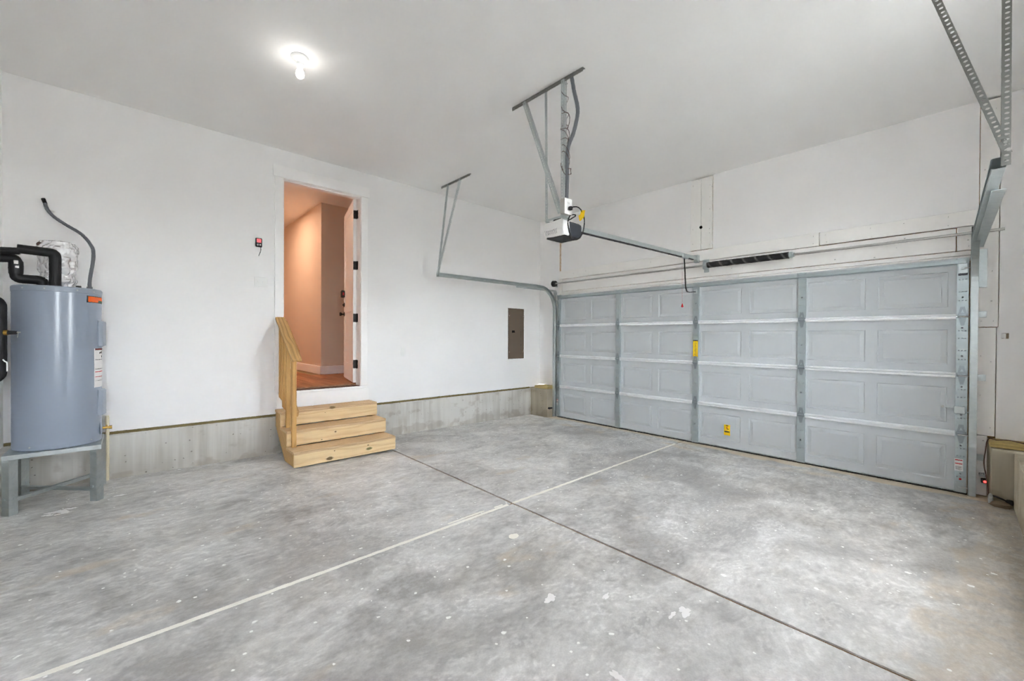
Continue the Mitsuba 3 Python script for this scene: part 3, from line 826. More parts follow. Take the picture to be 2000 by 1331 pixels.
tp = track_path()
for key, yc_, sgn, side in (('track', 0.0, 1, 'left'), ('track', -4.918, -1, 'right')):
    key = numbered(key)
    say(key, f'galvanized curved roller track on the {side} of the garage door', 'door track', 'roller tracks of the garage door')
    splay = np.interp(-tp[:, 0], [0.3, 2.43], [0.0, 0.050 if sgn > 0 else 0.039]) * sgn     # the level run spreads a little
    P3 = np.column_stack([tp[:, 0], yc_ + splay, tp[:, 1]])
    t_ = np.gradient(P3, axis=0)
    t_ /= np.linalg.norm(t_, axis=1, keepdims=True)
    Bn = np.tile([0, float(sgn), 0], (len(tp), 1))
    An = np.cross(Bn, t_)
    w, h, tk = 0.026, 0.022, 0.002
    # J-shaped section, open towards the door
    prof = [(-w, -h), (-w, h), (w, h), (w, -h), (w - 0.006, -h - 0.004), (w - 0.006, -h - 0.002), (w - tk, -h), (w - tk, h - tk), (-w + tk, h - tk), (-w + tk, -h), (-w + 0.008, -h - 0.004), (-w + 0.004, -h - 0.005)]
    add(key + '__rail', sweep(prof, P3, An, Bn), 'm_galv')
    yo = yc_ + sgn * 0.024
    xe = -2.02 if sgn < 0 else -0.95
    y_in = yo - 0.030 * sgn if sgn < 0 else yo + 0.004 * sgn
    z_an = 2.221 if sgn < 0 else 2.232
    add(key + '__angle', angle_iron((0.02, y_in, z_an), (xe, y_in + float(np.interp(-xe, [0.3, 2.43], [0.0, 0.042])) * sgn, z_an), (0, sgn, 0), (0, 0, -1), 0.056 if sgn < 0 else 0.024, 0.010 if sgn < 0 else 0.030, 0.002, holes=False), 'm_galv')
    add(key + '__flag_bracket', [bev(GX - 0.022, GX - 0.018, min(yo, yo + sgn * 0.05) - 0.0, max(yo, yo + sgn * 0.05), 1.86, 2.20, 0.001), bev(-0.07, GX - 0.02, yo - 0.0015, yo + 0.0015, 1.92, 2.20, 0.001)], 'm_galv')
    for zz in (0.345, 1.056, 1.62):
        y0, y1 = sorted((yo, yo + sgn * (0.038 if sgn < 0 else 0.03)))
        add(key + '__wall_bracket', [bev(0.026 if sgn < 0 else GX - 0.004, 0.030 if sgn < 0 else GX, y0 - 0.012, y1, zz - 0.028, zz + 0.028, 0.001), bev(-0.06, 0.029, yo - 0.0015, yo + 0.0015, zz - 0.025, zz + 0.025, 0.001),
                                     rod((0.027 if sgn < 0 else GX - 0.003, (y0 + y1) / 2, zz), (0.018 if sgn < 0 else GX - 0.012, (y0 + y1) / 2, zz), 0.007, 6)], 'm_galv')
    add(key + '__end_bolt', rod((-2.424, yc_ + splay[-1] + sgn * 0.018, 2.253), (-2.424, yc_ + splay[-1] + sgn * 0.032, 2.253), 0.008, 6), 'm_steel')
# hangers of the left track
t = 'track_hanger'
say(t, 'galvanized hanger of two perforated angles carrying the left track end', 'hanger', 'hangers of the roller tracks')
add(t + '__ceiling_bar', angle_iron((-2.285, -0.487, 3.529), (-2.285, 0.185, 3.529), (1, 0, 0), (0, 0, -1), 0.03, 0.03, 0.002, n=8), 'm_zinc_dark')
add(t + '__drop_angle', angle_iron((-2.285, 0.045, 3.52), (-2.432, 0.060, 2.235), (0, -1, 0), (1, 0, 0.1), n=8), 'm_galv')
add(t + '__drop_angle', angle_iron((-2.287, -0.275, 3.52), (-2.436, 0.045, 2.25), (-0.0, 1, 0.25), (1, 0, 0.1), 0.022, 0.022, n=8), 'm_galv')
# hangers of the right track: near the camera, every slot cut
t = numbered(t)
say(t, 'galvanized hanger of two perforated angles meeting above the right track end', 'hanger', 'hangers of the roller tracks')
add(t + '__ceiling_bar', angle_iron((-2.43, -5.1, 3.529), (-2.43, -4.5, 3.529), (1, 0, 0), (0, 0, -1), 0.03, 0.03, 0.002, n=10), 'm_zinc_dark')
add(t + '__drop_angle', angle_iron((-2.432, -4.957, 3.52), (-2.432, -4.963, 2.235), (0, -1, 0), (1, 0, 0), 0.031, 0.031, 0.0024, 0.0254, 0.0056, 0.0085, n=14), 'm_zinc_dark')
add(t + '__drop_angle', angle_iron((-2.4345, -4.622, 3.52), (-2.4345, -4.968, 2.285), (0, -1, 0), (-1, 0, 0), 0.031, 0.012, 0.0024, 0.0254, 0.0056, 0.0085, n=14), 'm_zinc_dark')
add(t + '__bolt', rod((-2.425, -4.985, 2.305), (-2.447, -4.985, 2.305), 0.009, 6), 'm_steel')
add(t + '__bolt', rod((-2.425, -4.975, 2.345), (-2.444, -4.975, 2.345), 0.007, 6), 'm_steel')

# ------------------------------------------------------------------ torsion bar
SX, SZ = -0.075, 2.338
t = 'torsion_bar'
say(t, 'long steel torsion shaft with a black spring above the garage door', 'torsion shaft')
add(t + '__shaft', rod((SX, 0.075, SZ), (SX, -5.085, SZ), 0.0127, 14), 'm_steel', 60)
add(t + '__cable_drum', lathe([(0.0, -0.03), (0.05, -0.03), (0.052, -0.02), (0.046, -0.016), (0.046, 0.016), (0.054, 0.02), (0.052, 0.03), (0.0, 0.03)], (SX, 0.0, SZ), 'y', 28), 'm_black', 40, label='black cable drum at the left end')
add(t + '__cable_drum', lathe([(0.0, -0.03), (0.05, -0.03), (0.052, -0.02), (0.046, -0.016), (0.046, 0.016), (0.054, 0.02), (0.052, 0.03), (0.0, 0.03)], (SX, -4.925, SZ), 'y', 28), 'm_black', 40, label='black cable drum at the right end')
coil = []
turns, ppt = 92, 12
s_ = np.arange(turns * ppt + 1) / (turns * ppt)
ys = -2.62 - 0.90 * s_
hel = np.column_stack([SX + 0.034 * np.cos(2 * np.pi * turns * s_), ys, SZ + 0.034 * np.sin(2 * np.pi * turns * s_)])
add(t + '__spring', tube(hel, 0.0048, 6), 'm_spring', True, label='black torsion spring with grey paint marks')
for y, d in ((-2.60, 1), (-3.535, -1)):
    add(t + '__spring_cone', lathe([(0.0, -0.03), (0.034, -0.03), (0.038, 0.0), (0.038, 0.012), (0.024, 0.02), (0.024, 0.032), (0.0, 0.032)] if d > 0 else [(0.0, -0.032), (0.024, -0.032), (0.024, -0.02), (0.036, -0.012), (0.034, 0.03), (0.0, 0.03)], (SX, y, SZ), 'y', 24), 'm_galv', 30)
add(t + '__anchor_bracket', [bev(-0.085, BF, -2.568, -2.563, 2.29, 2.41, 0.002), bev(BF - 0.005, BF, -2.60, -2.535, 2.26, 2.43, 0.002)], 'm_galv')
for yb in (0.03, -4.968):
    add(t + '__end_bearing', [bev(-0.10, GX if yb > 0 else BF, yb - 0.0015, yb + 0.0015, 2.29, 2.385, 0.001), lathe([(0.013, -0.008), (0.024, -0.008), (0.024, 0.008), (0.013, 0.008)], (SX, yb, SZ), 'y', 20)], 'm_galv')
for yb, zb in ((-0.029, 0.09), (-4.893, 0.09)):
    add(t + '__cable', rod((SX + 0.0, yb, SZ), (-0.062, yb, zb), 0.0016, 6), 'm_steel')

# ------------------------------------------------------------------ opener
t = 'garage_door_opener'
say(t, 'white and dark grey garage door opener hanging from the ceiling with its rail', 'garage door opener')
mx0, mx1, my0, my1, mz0, mz1 = -2.87, -2.60, -2.565, -2.315, 2.265, 2.402


def rbox(x0, x1, y0, y1, z0, z1, r, top_slope=0.0):
    """Rounded box as a hull of spheres."""
    pts = []
    sp = trimesh.creation.icosphere(2, r).vertices
    for x in (x0 + r, x1 - r):
        for y in (y0 + r, y1 - r):
            for z in (z0 + r, z1 - r):
                pts.append(sp + [x, y, z])
    return trimesh.PointCloud(np.vstack(pts)).convex_hull


# rear cover: slopes inwards to the lens below
cover = trimesh.PointCloud(np.vstack([trimesh.creation.icosphere(2, 0.013).vertices + q for q in
                                      [(mx0 + 0.014, my0 + 0.014, mz1 - 0.013), (mx0 + 0.03, my1 - 0.018, mz1 - 0.022), (mx0 + 0.012, my0 + 0.014, mz0 + 0.045), (mx0 + 0.026, my1 - 0.020, mz0 + 0.065), (mx0 + 0.050, my1 - 0.024, mz0 + 0.013), (mx0 + 0.028, my0 + 0.014, mz0 + 0.013),
                                       (mx0 + 0.085, my0 + 0.014, mz1 - 0.013), (mx0 + 0.085, my1 - 0.013, mz1 - 0.013), (mx0 + 0.085, my0 + 0.014, mz0 + 0.013), (mx0 + 0.085, my1 - 0.013, mz0 + 0.013)]])).convex_hull
add(t + '__cover', cover, 'm_white_plastic', 35, label='white vented rear cover')
add(t + '__body', [rbox(mx0 + 0.075, mx1, my0 - 0.003, my1 - 0.004, mz0 - 0.002, mz1 - 0.008, 0.030)], 'm_opener_dark', 40, label='dark grey motor housing')
add(t + '__lens', rbox(mx0 + 0.036, mx1 - 0.03, my0 + 0.010, my1 - 0.035, mz0 - 0.008, mz0 + 0.014, 0.006), 'm_black', 40, label='dark lens under the housing')
for i in range(9):
    yy = my1 - 0.040 - 0.017 * i
    hit = trimesh.Trimesh(cover.vertices, cover.faces).slice_plane((0, yy + 0.0022, 0), (0, -1, 0)).slice_plane((0, yy - 0.0022, 0), (0, 1, 0)).slice_plane((0, 0, mz0 + 0.022), (0, 0, 1)).slice_plane((0, 0, mz0 + 0.060), (0, 0, -1)).slice_plane((mx0 + 0.05, 0, 0), (-1, 0, 0))
    if len(hit.faces):
        hit.vertices = hit.vertices + [-0.0008, 0, -0.0003]
        add(t + '__cover__vent_slit', hit, 'm_opener_dark')
add(t + '__top_bracket', [bev(mx0 - 0.02, mx0 + 0.06, -2.60, -2.575, mz1 - 0.02, mz1 + 0.045, 0.002), bev(mx0 - 0.015, mx0 - 0.011, -2.60, -2.39, mz1 - 0.006, mz1 + 0.012, 0.001), bev(mx0 - 0.015, mx0 + 0.10, -2.40, -2.375, mz1 - 0.004, mz1 + 0.0, 0.001)], 'm_galv')
add(t + '__relay_box', bev(mx0 + 0.03, mx0 + 0.10, -2.50, -2.43, mz1 - 0.02, mz1 + 0.03, 0.006), 'm_black', label='black block on top of the housing')
r0, r1 = np.array([mx1 - 0.02, -2.447, 2.388]), np.array([0.028, -2.447, 2.458])
tt = (r1 - r0) / np.linalg.norm(r1 - r0)
nn = np.cross((0, 1, 0), tt)
nn = nn if nn[2] > 0 else -nn
prof = [(-0.016, -0.022), (0.016, -0.022), (0.016, 0.014), (0.004, 0.014), (0.004, 0.026), (-0.004, 0.026), (-0.004, 0.014), (-0.016, 0.014)]
add(t + '__rail', [sweep(prof, np.array([r0, r1]), np.tile([0, 1.0, 0], (2, 1)), np.tile(nn, (2, 1)))], 'm_galv', label='galvanized rail')
prof = [(-0.013, -0.032), (0.013, -0.032), (0.013, -0.0221), (-0.013, -0.0221)]
add(t + '__belt', sweep(prof, np.array([r0 + 0.01 * tt, r1 - 0.14 * tt]), np.tile([0, 1.0, 0], (2, 1)), np.tile(nn, (2, 1))), 'm_black', label='black belt under the rail')
add(t + '__header_bracket', [bev(-0.03, BF, -2.475, -2.42, 2.40, 2.50, 0.003)], 'm_galv')
tro = r0 + (r1 - r0) * ((-0.36 - r0[0]) / (r1[0] - r0[0]))
add(t + '__trolley', wedge(tro + [0, 0, -0.012], (0.16, 0.048, 0.05), 0.006), 'm_galv')
arm = smooth_path([tro + [0, 0, -0.03], (-0.345, -2.45, 2.25), (-0.325, -2.452, 2.06), (-0.30, -2.453, 2.005), (-0.24, -2.454, 1.99), (-0.05, -2.455, 2.01)], 5)
wv = np.tile([0.0, 1.0, 0.0], (len(arm), 1))
tg = np.gradient(arm, axis=0)
tg /= np.linalg.norm(tg, axis=1, keepdims=True)
add(t + '__door_arm', sweep([(-0.007, -0.004), (0.007, -0.004), (0.007, 0.004), (-0.007, 0.004)], arm, wv, np.cross(wv, tg)), 'm_black', 30, label='bent black door arm')
rope = tro + [-0.055, 0.0, -0.03]
add(t + '__release_cord', rod(rope, (rope[0] + 0.01, rope[1], 1.83), 0.0015, 6), 'm_cord', label='thin pale red release cord')
add(t + '__release_handle', lathe([(0, 0.03), (0.006, 0.026), (0.008, 0.012), (0.016, -0.006), (0.012, -0.018), (0, -0.02)], (rope[0] + 0.01, rope[1], 1.805), 'z', 16), 'm_red', 40, label='red release handle')
# its hanger
t = 'opener_hanger'
say(t, 'galvanized hanger of perforated angles carrying the garage door opener', 'hanger')
add(t + '__ceiling_bar', angle_iron((-2.925, -1.995, 3.529), (-2.915, -2.80, 3.529), (1, 0, 0), (0, 0, -1), 0.034, 0.034, 0.0022, n=8), 'm_zinc_dark')
add(t + '__drop_angle', angle_iron((-2.935, -2.170, 3.515), (-2.897, -2.570, 2.44), (0, 1, 0.35), (1, 0, 0), 0.034, 0.034, 0.0022, n=8), 'm_galv')
add(t + '__drop_angle', angle_iron((-2.91, -2.39, 3.515), (-2.875, -2.375, 2.392), (0, -1, 0), (1, 0, 0), 0.026, 0.026, 0.0022, n=8), 'm_galv')
add(t + '__drop_angle', angle_iron((-2.925, -2.618, 3.515), (-2.892, -2.594, 2.39), (0, 1, 0), (1, 0, 0), 0.032, 0.036, 0.0022, n=8), 'm_galv')
# outlet box, conduit, cord
t = 'outlet_box'
say(t, 'grey outlet box with a white receptacle plate above the opener', 'outlet box')
ob = (-2.955, -2.868, -2.655, -2.608, 2.402, 2.525)
add(t + '__box', bev(*ob, 0.004), 'm_box_grey')
add(t + '__cover_plate', bev(ob[0] + 0.002, ob[1] + 0.008, ob[2] - 0.004, ob[2], ob[4] - 0.004, ob[5] + 0.003, 0.002), 'm_white_plastic', label='white receptacle plate')
for zz in (2.485, 2.43):
    for dx in (0, 0.014):
        add(t + '__cover_plate__slot', box(ob[0] + 0.037 + dx, ob[0] + 0.041 + dx, ob[2] - 0.0046, ob[2] - 0.0035, zz, zz + 0.012), 'm_print')
cp = smooth_path([(-2.90, -2.632, 2.52), (-2.90, -2.638, 2.72), (-2.90, -2.640, 2.93), (-2.90, -2.70, 3.05), (-2.90, -2.738, 3.17), (-2.90, -2.738, 3.25), (-2.90, -2.705, 3.38), (-2.90, -2.675, 3.52)], 6)
t = add('flexible_conduit', tube(cp, 0.0155, 14), 'm_conduit', True, label='grey flexible conduit curving from the ceiling to the outlet box above the opener', cat='conduit')
wires = []
for ph, zz0, zz1, rr in ((0.0, 3.50, 2.95, 0.027), (2.2, 3.30, 2.78, 0.029), (4.0, 3.15, 2.72, 0.026)):
    q = np.linspace(0, 1, 60)
    a = ph + q * 2 * np.pi * 3.2
    wires.append(tube(np.column_stack([-2.898 + rr * np.cos(a), -2.612 + rr * 1.2 * np.sin(a) + 0.01 * np.sin(7 * q), zz0 + (zz1 - zz0) * q + 0.02 * np.sin(a * 1.3)]), 0.0024, 6))
a = np.linspace(0, 2 * np.pi * 2.5, 50)
wires.append(tube(np.column_stack([-2.90 + 0.008 * np.cos(3 * a), -2.66 + 0.018 * np.cos(a), 2.75 + 0.025 * np.sin(a)]), 0.0026, 6))
add('bell_wire', wires, 'm_wire_brown', True, label='thin brown wire twisted around the opener hanger', cat='wire')
t = 'power_cord'
say(t, 'black power cord looping from the outlet box to the opener with a yellow tag', 'power cord')
cd = smooth_path([(-2.90, -2.675, 2.447), (-2.892, -2.695, 2.455), (-2.875, -2.735, 2.445), (-2.86, -2.765, 2.40), (-2.86, -2.785, 2.33), (-2.86, -2.77, 2.24), (-2.86, -2.72, 2.195), (-2.86, -2.67, 2.205), (-2.86, -2.63, 2.27), (-2.86, -2.615, 2.35), (-2.86, -2.63, 2.395), (-2.86, -2.665, 2.405), (-2.855, -2.69, 2.39), (-2.845, -2.60, 2.37)], 6)
add(t + '__cord', tube(cd, 0.0048, 8), 'm_black', True)
add(t + '__plug', [rbox(-2.915, -2.885, -2.69, -2.660, 2.43, 2.462, 0.008)], 'm_black', 40)
add(t + '__tag', [wedge((-2.862, -2.765, 2.385), (0.006, 0.045, 0.065), 0.004, (math.radians(12), (1, 0, 0))), wedge((-2.858, -2.742, 2.365), (0.006, 0.03, 0.05), 0.004, (math.radians(-18), (1, 0, 0)))], 'm_yellow', label='yellow paper tag')

# ------------------------------------------------------------------ ceiling lamp
BLX, BLY = -4.578, -1.385
t = 'ceiling_lamp'
say(t, 'bare glowing bulb in a white porcelain ceiling holder', 'ceiling lamp')
add(t + '__holder', lathe([(0, 0), (0.062, 0), (0.064, -0.006), (0.060, -0.014), (0.040, -0.030), (0.026, -0.044), (0.024, -0.060), (0.0, -0.060)][::-1], (BLX, BLY, ZC), 'z', 40), 'm_white_plastic', 35)
scene[t + '__bulb'] = {**mikit.ply(lathe([(0.0, -0.162), (0.012, -0.160), (0.022, -0.153), (0.029, -0.141), (0.031, -0.128), (0.028, -0.110), (0.020, -0.092), (0.014, -0.078), (0.014, -0.0605)], (BLX, BLY, ZC), 'z', 32), 'm_white_plastic', smooth=True), 'emitter': {'type': 'area', 'radiance': rgb([BULB_POWER * c for c in (1.0, 0.97, 0.92)])}}

# ------------------------------------------------------------------ wooden steps
t = 'wooden_steps'
say(t, 'three step wooden stair with one handrail leading up to the house door', 'steps')
SX0, SX1 = -4.328, -3.226
TZ = [0.218, 0.390, 0.562]
TF = [-0.312, -0.060, 0.190]
TB = [-0.034, 0.216, 0.428]
sp_ = sg.Polygon([(-0.285, 0.062), (-0.285, 0.19), (-0.03, 0.19), (-0.03, 0.363), (0.22, 0.363), (0.22, 0.535), (0.427, 0.535), (0.427, 0.37), (0.06, 0.065), (-0.03, 0.058)])
for x in (SX0 + 0.006, -3.795, SX1 - 0.046):
    m = plate(sp_, (x, 0, 0), (0, 1, 0), (0, 0, 1), 0.038)
    m.apply_translation((0, 0, 0.0))
    add(t + '__stringer', m, 'm_stringer')
RZ = [(0.064, 0.190), (0.230, 0.362), (0.402, 0.534)]
for k in range(3):
    add(t + '__riser', bev(SX0, SX1, TF[k] + 0.004, TF[k] + 0.030, RZ[k][0], RZ[k][1], 0.002), 'm_pine_x')
    add(t + '__tread', bev(SX0 - (0.002 if k else 0.004), SX1 - 0.002, TF[k], TB[k], TZ[k] - 0.027, TZ[k], 0.003), 'm_tread')
# handrail on the left
RS = 0.68
rail_top = lambda y: 1.165 + RS * (y + 0.24)
cs, sn = 1 / math.hypot(1, RS), RS / math.hypot(1, RS)


def sloped(x0, x1, ya, yb, ztop, h, b=0.004):
    """A plank that follows the stair: its top runs through ztop(y)."""
    L = (yb - ya) / cs
    m = bev(x0, x1, 0, L, -h, 0, b)
    M = np.eye(4)
    M[:3, 1], M[:3, 2] = (0, cs, sn), (0, -sn, cs)
    M[:3, 3] = (0, ya, ztop(ya))
    m.apply_transform(M)
    return m


add(t + '__handrail', sloped(-4.328, -4.236, -0.255, 0.418, rail_top, 0.036, 0.006), 'm_pine_s')
add(t + '__rail_support', sloped(-4.244, -4.208, -0.06, 0.43, lambda y: rail_top(y) - 0.047, 0.075), 'm_pine_s')
add(t + '__lower_rail', sloped(-4.244, -4.208, -0.055, 0.43, lambda y: 0.585 + RS * (y + 0.055), 0.075), 'm_pine_s')


def baluster(y, z0, cut, x0=-4.285, w=0.041, d=0.038):
    """A square stick whose top follows the rail and whose foot may be cut on a slant."""
    zt_ = lambda yy: rail_top(yy) - 0.036 / cs - 0.0
    pts = []
    for yy in (y, y + d):
        for xx in (x0, x0 + w):
            pts.append([xx, yy, zt_(yy)])
            pts.append([xx, yy, z0 + (cut if xx == x0 else 0.0)])
    return trimesh.PointCloud(np.array(pts)).convex_hull


add(t + '__newel', baluster(-0.092, TZ[0], 0.0, -4.288, 0.042, 0.055), 'm_pine_z')
for y, z0, cut, x0 in ((0.135, TZ[1], 0.0, -4.286), (0.262, 0.545, 0.06, -4.290), (0.378, 0.64, 0.06, -4.295)):
    add(t + '__baluster', baluster(y, z0, cut, x0), 'm_pine_z')

# ------------------------------------------------------------------ wall fittings
t = 'breaker_panel'
say(t, 'brown metal breaker panel cover on the white wall left of the garage door', 'breaker panel')
add(t + '__cover', bev(-0.747, -0.372, WY - 0.014, WY, 1.022, 1.900, 0.004), 'm_panel_brown')
add(t + '__cover__latch', [bev(-0.665, -0.600, WY - 0.020, WY - 0.0135, 1.475, 1.515, 0.002)], 'm_hole', label='black recessed latch')
for x in (-0.728, -0.392):
    for z in (1.14, 1.77):
        add(t + '__cover__screw', rod((x, WY - 0.013, z), (x, WY - 0.017, z), 0.008, 8), 'm_steel')
add(t + '__cover__seam', [box(-0.445, -0.443, WY - 0.0146, WY - 0.013, 1.10, 1.80)], 'm_hole')
t = 'light_switch'
say(t, 'white double toggle switch plate left of the house door', 'light switch')
add(t + '__plate', bev(-4.530, -4.404, WY - 0.006, WY, 1.938, 2.048, 0.003), 'm_white_plastic')
for x in (-4.496, -4.444):
    add(t + '__plate__toggle', bev(x - 0.005, x + 0.005, WY - 0.018, WY - 0.005, 1.985, 2.002, 0.002), 'm_white_plastic')
t = 'wall_outlet'
say(t, 'white blank outlet plate low on the wall right of the house door', 'wall outlet')
add(t + '__plate', bev(-2.762, -2.692, WY - 0.005, WY, 1.122, 1.238, 0.003), 'm_white_plastic')
for z in (1.142, 1.188):
    add(t + '__plate__socket', bev(-2.744, -2.710, WY - 0.007, WY - 0.0045, z, z + 0.03, 0.002), 'm_white_plastic')
t = 'opener_wall_control'
say(t, 'small black wall control with a red lit screen and a short wire above the switch', 'wall control')
add(t + '__case', bev(-4.520, -4.456, WY - 0.022, WY, 2.380, 2.478, 0.006), 'm_black')
scene[t + '__screen'] = {**mikit.ply(box(-4.511, -4.466, WY - 0.0235, WY - 0.0218, 2.426, 2.470), 'm_red'), 'emitter': {'type': 'area', 'radiance': rgb((0.030, 0.010, 0.011))}}
say(t + '__screen', 'red lit screen')
for x in (-4.500, -4.476):
    add(t + '__button', lathe([(0, 0), (0.009, 0), (0.008, -0.004), (0, -0.005)], (x, WY - 0.0215, 2.404), 'y', 14), 'm_white_plastic')
add(t + '__wire', tube(smooth_path([(-4.470, WY - 0.012, 2.384), (-4.468, WY - 0.014, 2.35), (-4.474, WY - 0.012, 2.32), (-4.488, WY - 0.008, 2.285)], 5), 0.003, 6), 'm_black', True)
t = 'junction_box'
say(t, 'open rectangular box cut into the wall right of the garage door', 'junction box')
add(t + '__opening', box(0.046, 0.0498, -5.120, -5.078, 1.405, 1.452), 'm_dirt')
add(t + '__flap', bev(0.040, 0.0498, -5.104, -5.074, 1.407, 1.450, 0.001), 'm_paper', label='white flap over half the box')
# safety sensors
t = 'safety_sensor'
say(t, 'small black safety sensor with a glowing red lamp beside the right foundation stub', 'safety sensor')
add(t + '__bracket', [bev(-0.02, BF, -4.992, -4.987, 0.155, 0.215, 0.001), bev(-0.06, -0.02, -5.0, -4.96, 0.198, 0.201, 0.001)], 'm_galv')
add(t + '__case', [rbox(-0.09, -0.02, -5.002, -4.968, 0.145, 0.180, 0.008)], 'm_black', 40)
scene[t + '__lamp'] = {**mikit.ply(trimesh.creation.icosphere(2, 0.0105).apply_translation((-0.094, -4.992, 0.163)), 'm_red', smooth=True), 'emitter': {'type': 'area', 'radiance': rgb((0.30, 0.012, 0.010))}}
say(t + '__lamp', 'glowing red lamp')
add(t + '__label', [box(0.0293, 0.0299, -4.99, -4.952, 0.175, 0.215)], 'm_paper', label='torn paper label')
add(t + '__label__print', [box(0.0286, 0.0293, y - 0.006, y + 0.003, z, z + 0.006) for y in (-4.960, -4.972, -4.984) for z in (0.182, 0.194, 0.204)], 'm_print', kind='stuff', label='tiny black print')
t = numbered(t)
say(t, 'small black safety sensor at the left foundation stub', 'safety sensor')
add(t + '__case', [rbox(-0.20, -0.12, -0.020, 0.020, 0.150, 0.180, 0.008)], 'm_black', 40)
add(t + '__bracket', [bev(-0.125, -0.078, 0.012, 0.015, 0.155, 0.18, 0.001)], 'm_galv')
# sensor wire on the right: over the sill and down the gap
w1 = smooth_path([(-0.13, -5.34, ZF + 0.057), (-0.12, -5.22, ZF + 0.060), (-0.11, -5.12, ZF + 0.075), (-0.08, -5.06, ZF + 0.060), (-0.10, -5.006, ZF + 0.062), (-0.10, -4.990, 0.42), (-0.10, -4.984, 0.32), (-0.11, -4.995, 0.23), (-0.12, -5.005, 0.15), (-0.13, -5.010, 0.06)], 7)
add('sensor_wire', tube(w1, 0.0042, 7), 'm_wire_brown', True, label='brown sensor wire hanging over the sill to the right safety sensor', cat='wire')
db = trimesh.creation.icosphere(4, 1.0)
v = np.array(db.vertices)
v = v * (0.65 + 0.7 * meshkit.fbm(v * 2.2 + 5, 4))[:, None] * [0.05, 0.06, 0.030] + [-0.21, -5.075, 0.016]
add('debris_heap', trimesh.Trimesh(v, db.faces), 'm_dirt', True, label='small heap of dirt and scraps below the right safety sensor', cat='debris')
v = np.array(db.vertices)
v = v * (0.6 + 0.8 * meshkit.fbm(v * 2.6 + 15, 4))[:, None] * [0.026, 0.016, 0.045] + [-0.175, -5.022, 0.045]
add('plastic_scrap', trimesh.Trimesh(v, db.faces), 'm_box_grey', True, label='crumpled grey plastic scrap standing at the foot of the right foundation stub', cat='scrap')
add('wire_offcut', [tube(smooth_path([(-0.17, -5.03, 0.075), (-0.18, -5.06, 0.07), (-0.18, -5.10, 0.055), (-0.175, -5.125, 0.04)], 5), 0.006, 7), rbox(-0.20, -0.16, -5.146, -5.105, 0.02, 0.065, 0.012)], 'm_black', True, label='black wire offcut on the dirt heap in the right corner', cat='wire')

# ------------------------------------------------------------------ water heater on its stand
TC = np.array([-5.957, 0.058])
TR = 0.245
SZT = 0.520
t = 'heater_stand'
say(t, 'galvanized sheet metal stand on four legs under the water heater', 'stand')
sx0, sx1, sy0, sy1 = -6.215, -5.706, -0.205, 0.305
add(t + '__pan', [bev(sx0, sx1, sy0, sy1, SZT - 0.007, SZT - 0.001, 0.001), box(sx0, sx1, sy0, sy0 + 0.0025, SZT - 0.034, SZT - 0.002), box(sx0, sx1, sy1 - 0.0025, sy1, SZT - 0.034, SZT - 0.002), box(sx0, sx0 + 0.0025, sy0, sy1, SZT - 0.034, SZT - 0.002), box(sx1 - 0.0025, sx1, sy0, sy1, SZT - 0.034, SZT - 0.002)], 'm_galv')
LEG = 0.055
for lx, ly in ((-6.180, -0.200), (-5.733, -0.200), (-6.180, 0.262), (-5.733, 0.262)):
    zf = floor_z(lx)
    c45 = math.sqrt(0.5)
    d1, d2 = np.array([c45, c45, 0]), np.array([-c45, c45, 0])
    m = angle_iron((lx, ly, zf), (lx, ly, SZT - 0.008), d1, d2, LEG, LEG, 0.0025, holes=False)
    m = [m, rod(np.array([lx, ly, zf + 0.12]) + d2 * 0.03 - 0.001 * d1, np.array([lx, ly, zf + 0.12]) + d2 * 0.03 - 0.006 * d1, 0.006, 8), rod(np.array([lx, ly, zf + 0.12]) + d1 * 0.03 - 0.001 * d2, np.array([lx, ly, zf + 0.12]) + d1 * 0.03 - 0.006 * d2, 0.006, 8)]
    add(t + '__leg', m, 'm_galv')
for (a, b), zz in ((((-6.17, -0.175), (-5.745, 0.25)), 0.205), (((-6.17, 0.25), (-5.745, -0.175)), 0.185)):
    add(t + '__brace', angle_iron((*a, zz), (*b, zz), (0, 0, -1), (b[1] - a[1], -(b[0] - a[0]), 0), 0.034, 0.03, 0.002, holes=False), 'm_galv')
t = 'water_heater'
say(t, 'tall blue grey electric water heater standing on a metal stand', 'water heater')
ZT0, ZT1 = SZT + 0.001, 1.722
add(t + '__tank', lathe([(0, ZT0), (TR - 0.004, ZT0), (TR, ZT0 + 0.004), (TR, ZT1), (0, ZT1)], (*TC, 0), 'z', 128), 'm_tank', 30)
add(t + '__top_cap', lathe([(TR, ZT1 - 0.002), (TR + 0.003, ZT1), (TR + 0.003, ZT1 + 0.034), (TR - 0.004, ZT1 + 0.042), (0, ZT1 + 0.046)], (*TC, 0), 'z', 128), 'm_tank_cap', 30)
for a in np.radians([-132, -102, -62, -35]):
    add(t + '__top_cap__screw', rod((TC[0] + (TR + 0.002) * math.cos(a), TC[1] + (TR + 0.002) * math.sin(a), ZT1 + 0.018), (TC[0] + (TR + 0.007) * math.cos(a), TC[1] + (TR + 0.007) * math.sin(a), ZT1 + 0.018), 0.005, 8), 'm_steel')
ang2 = lambda r, a, z: (TC[0] + r * math.cos(math.radians(a)), TC[1] + r * math.sin(math.radians(a)), z)
for a in (-122, -40):
    add(t + '__tank__screw', rod(ang2(TR, a, SZT + 0.03), ang2(TR + 0.004, a, SZT + 0.03), 0.005, 8), 'm_steel')
for z0, z1 in ((1.292, 1.512), (0.722, 0.945)):
    add(t + '__access_panel', arc_plate(TC, TR, TR + 0.026, -24, 26, z0, z1, 12, 0.012), 'm_tank_cap', label='blue grey element cover')
add(t + '__brand_sticker', arc_plate(TC, TR, TR + 0.0012, -47, -2, 1.652, 1.706, 10), 'm_print', label='black edged orange sticker')
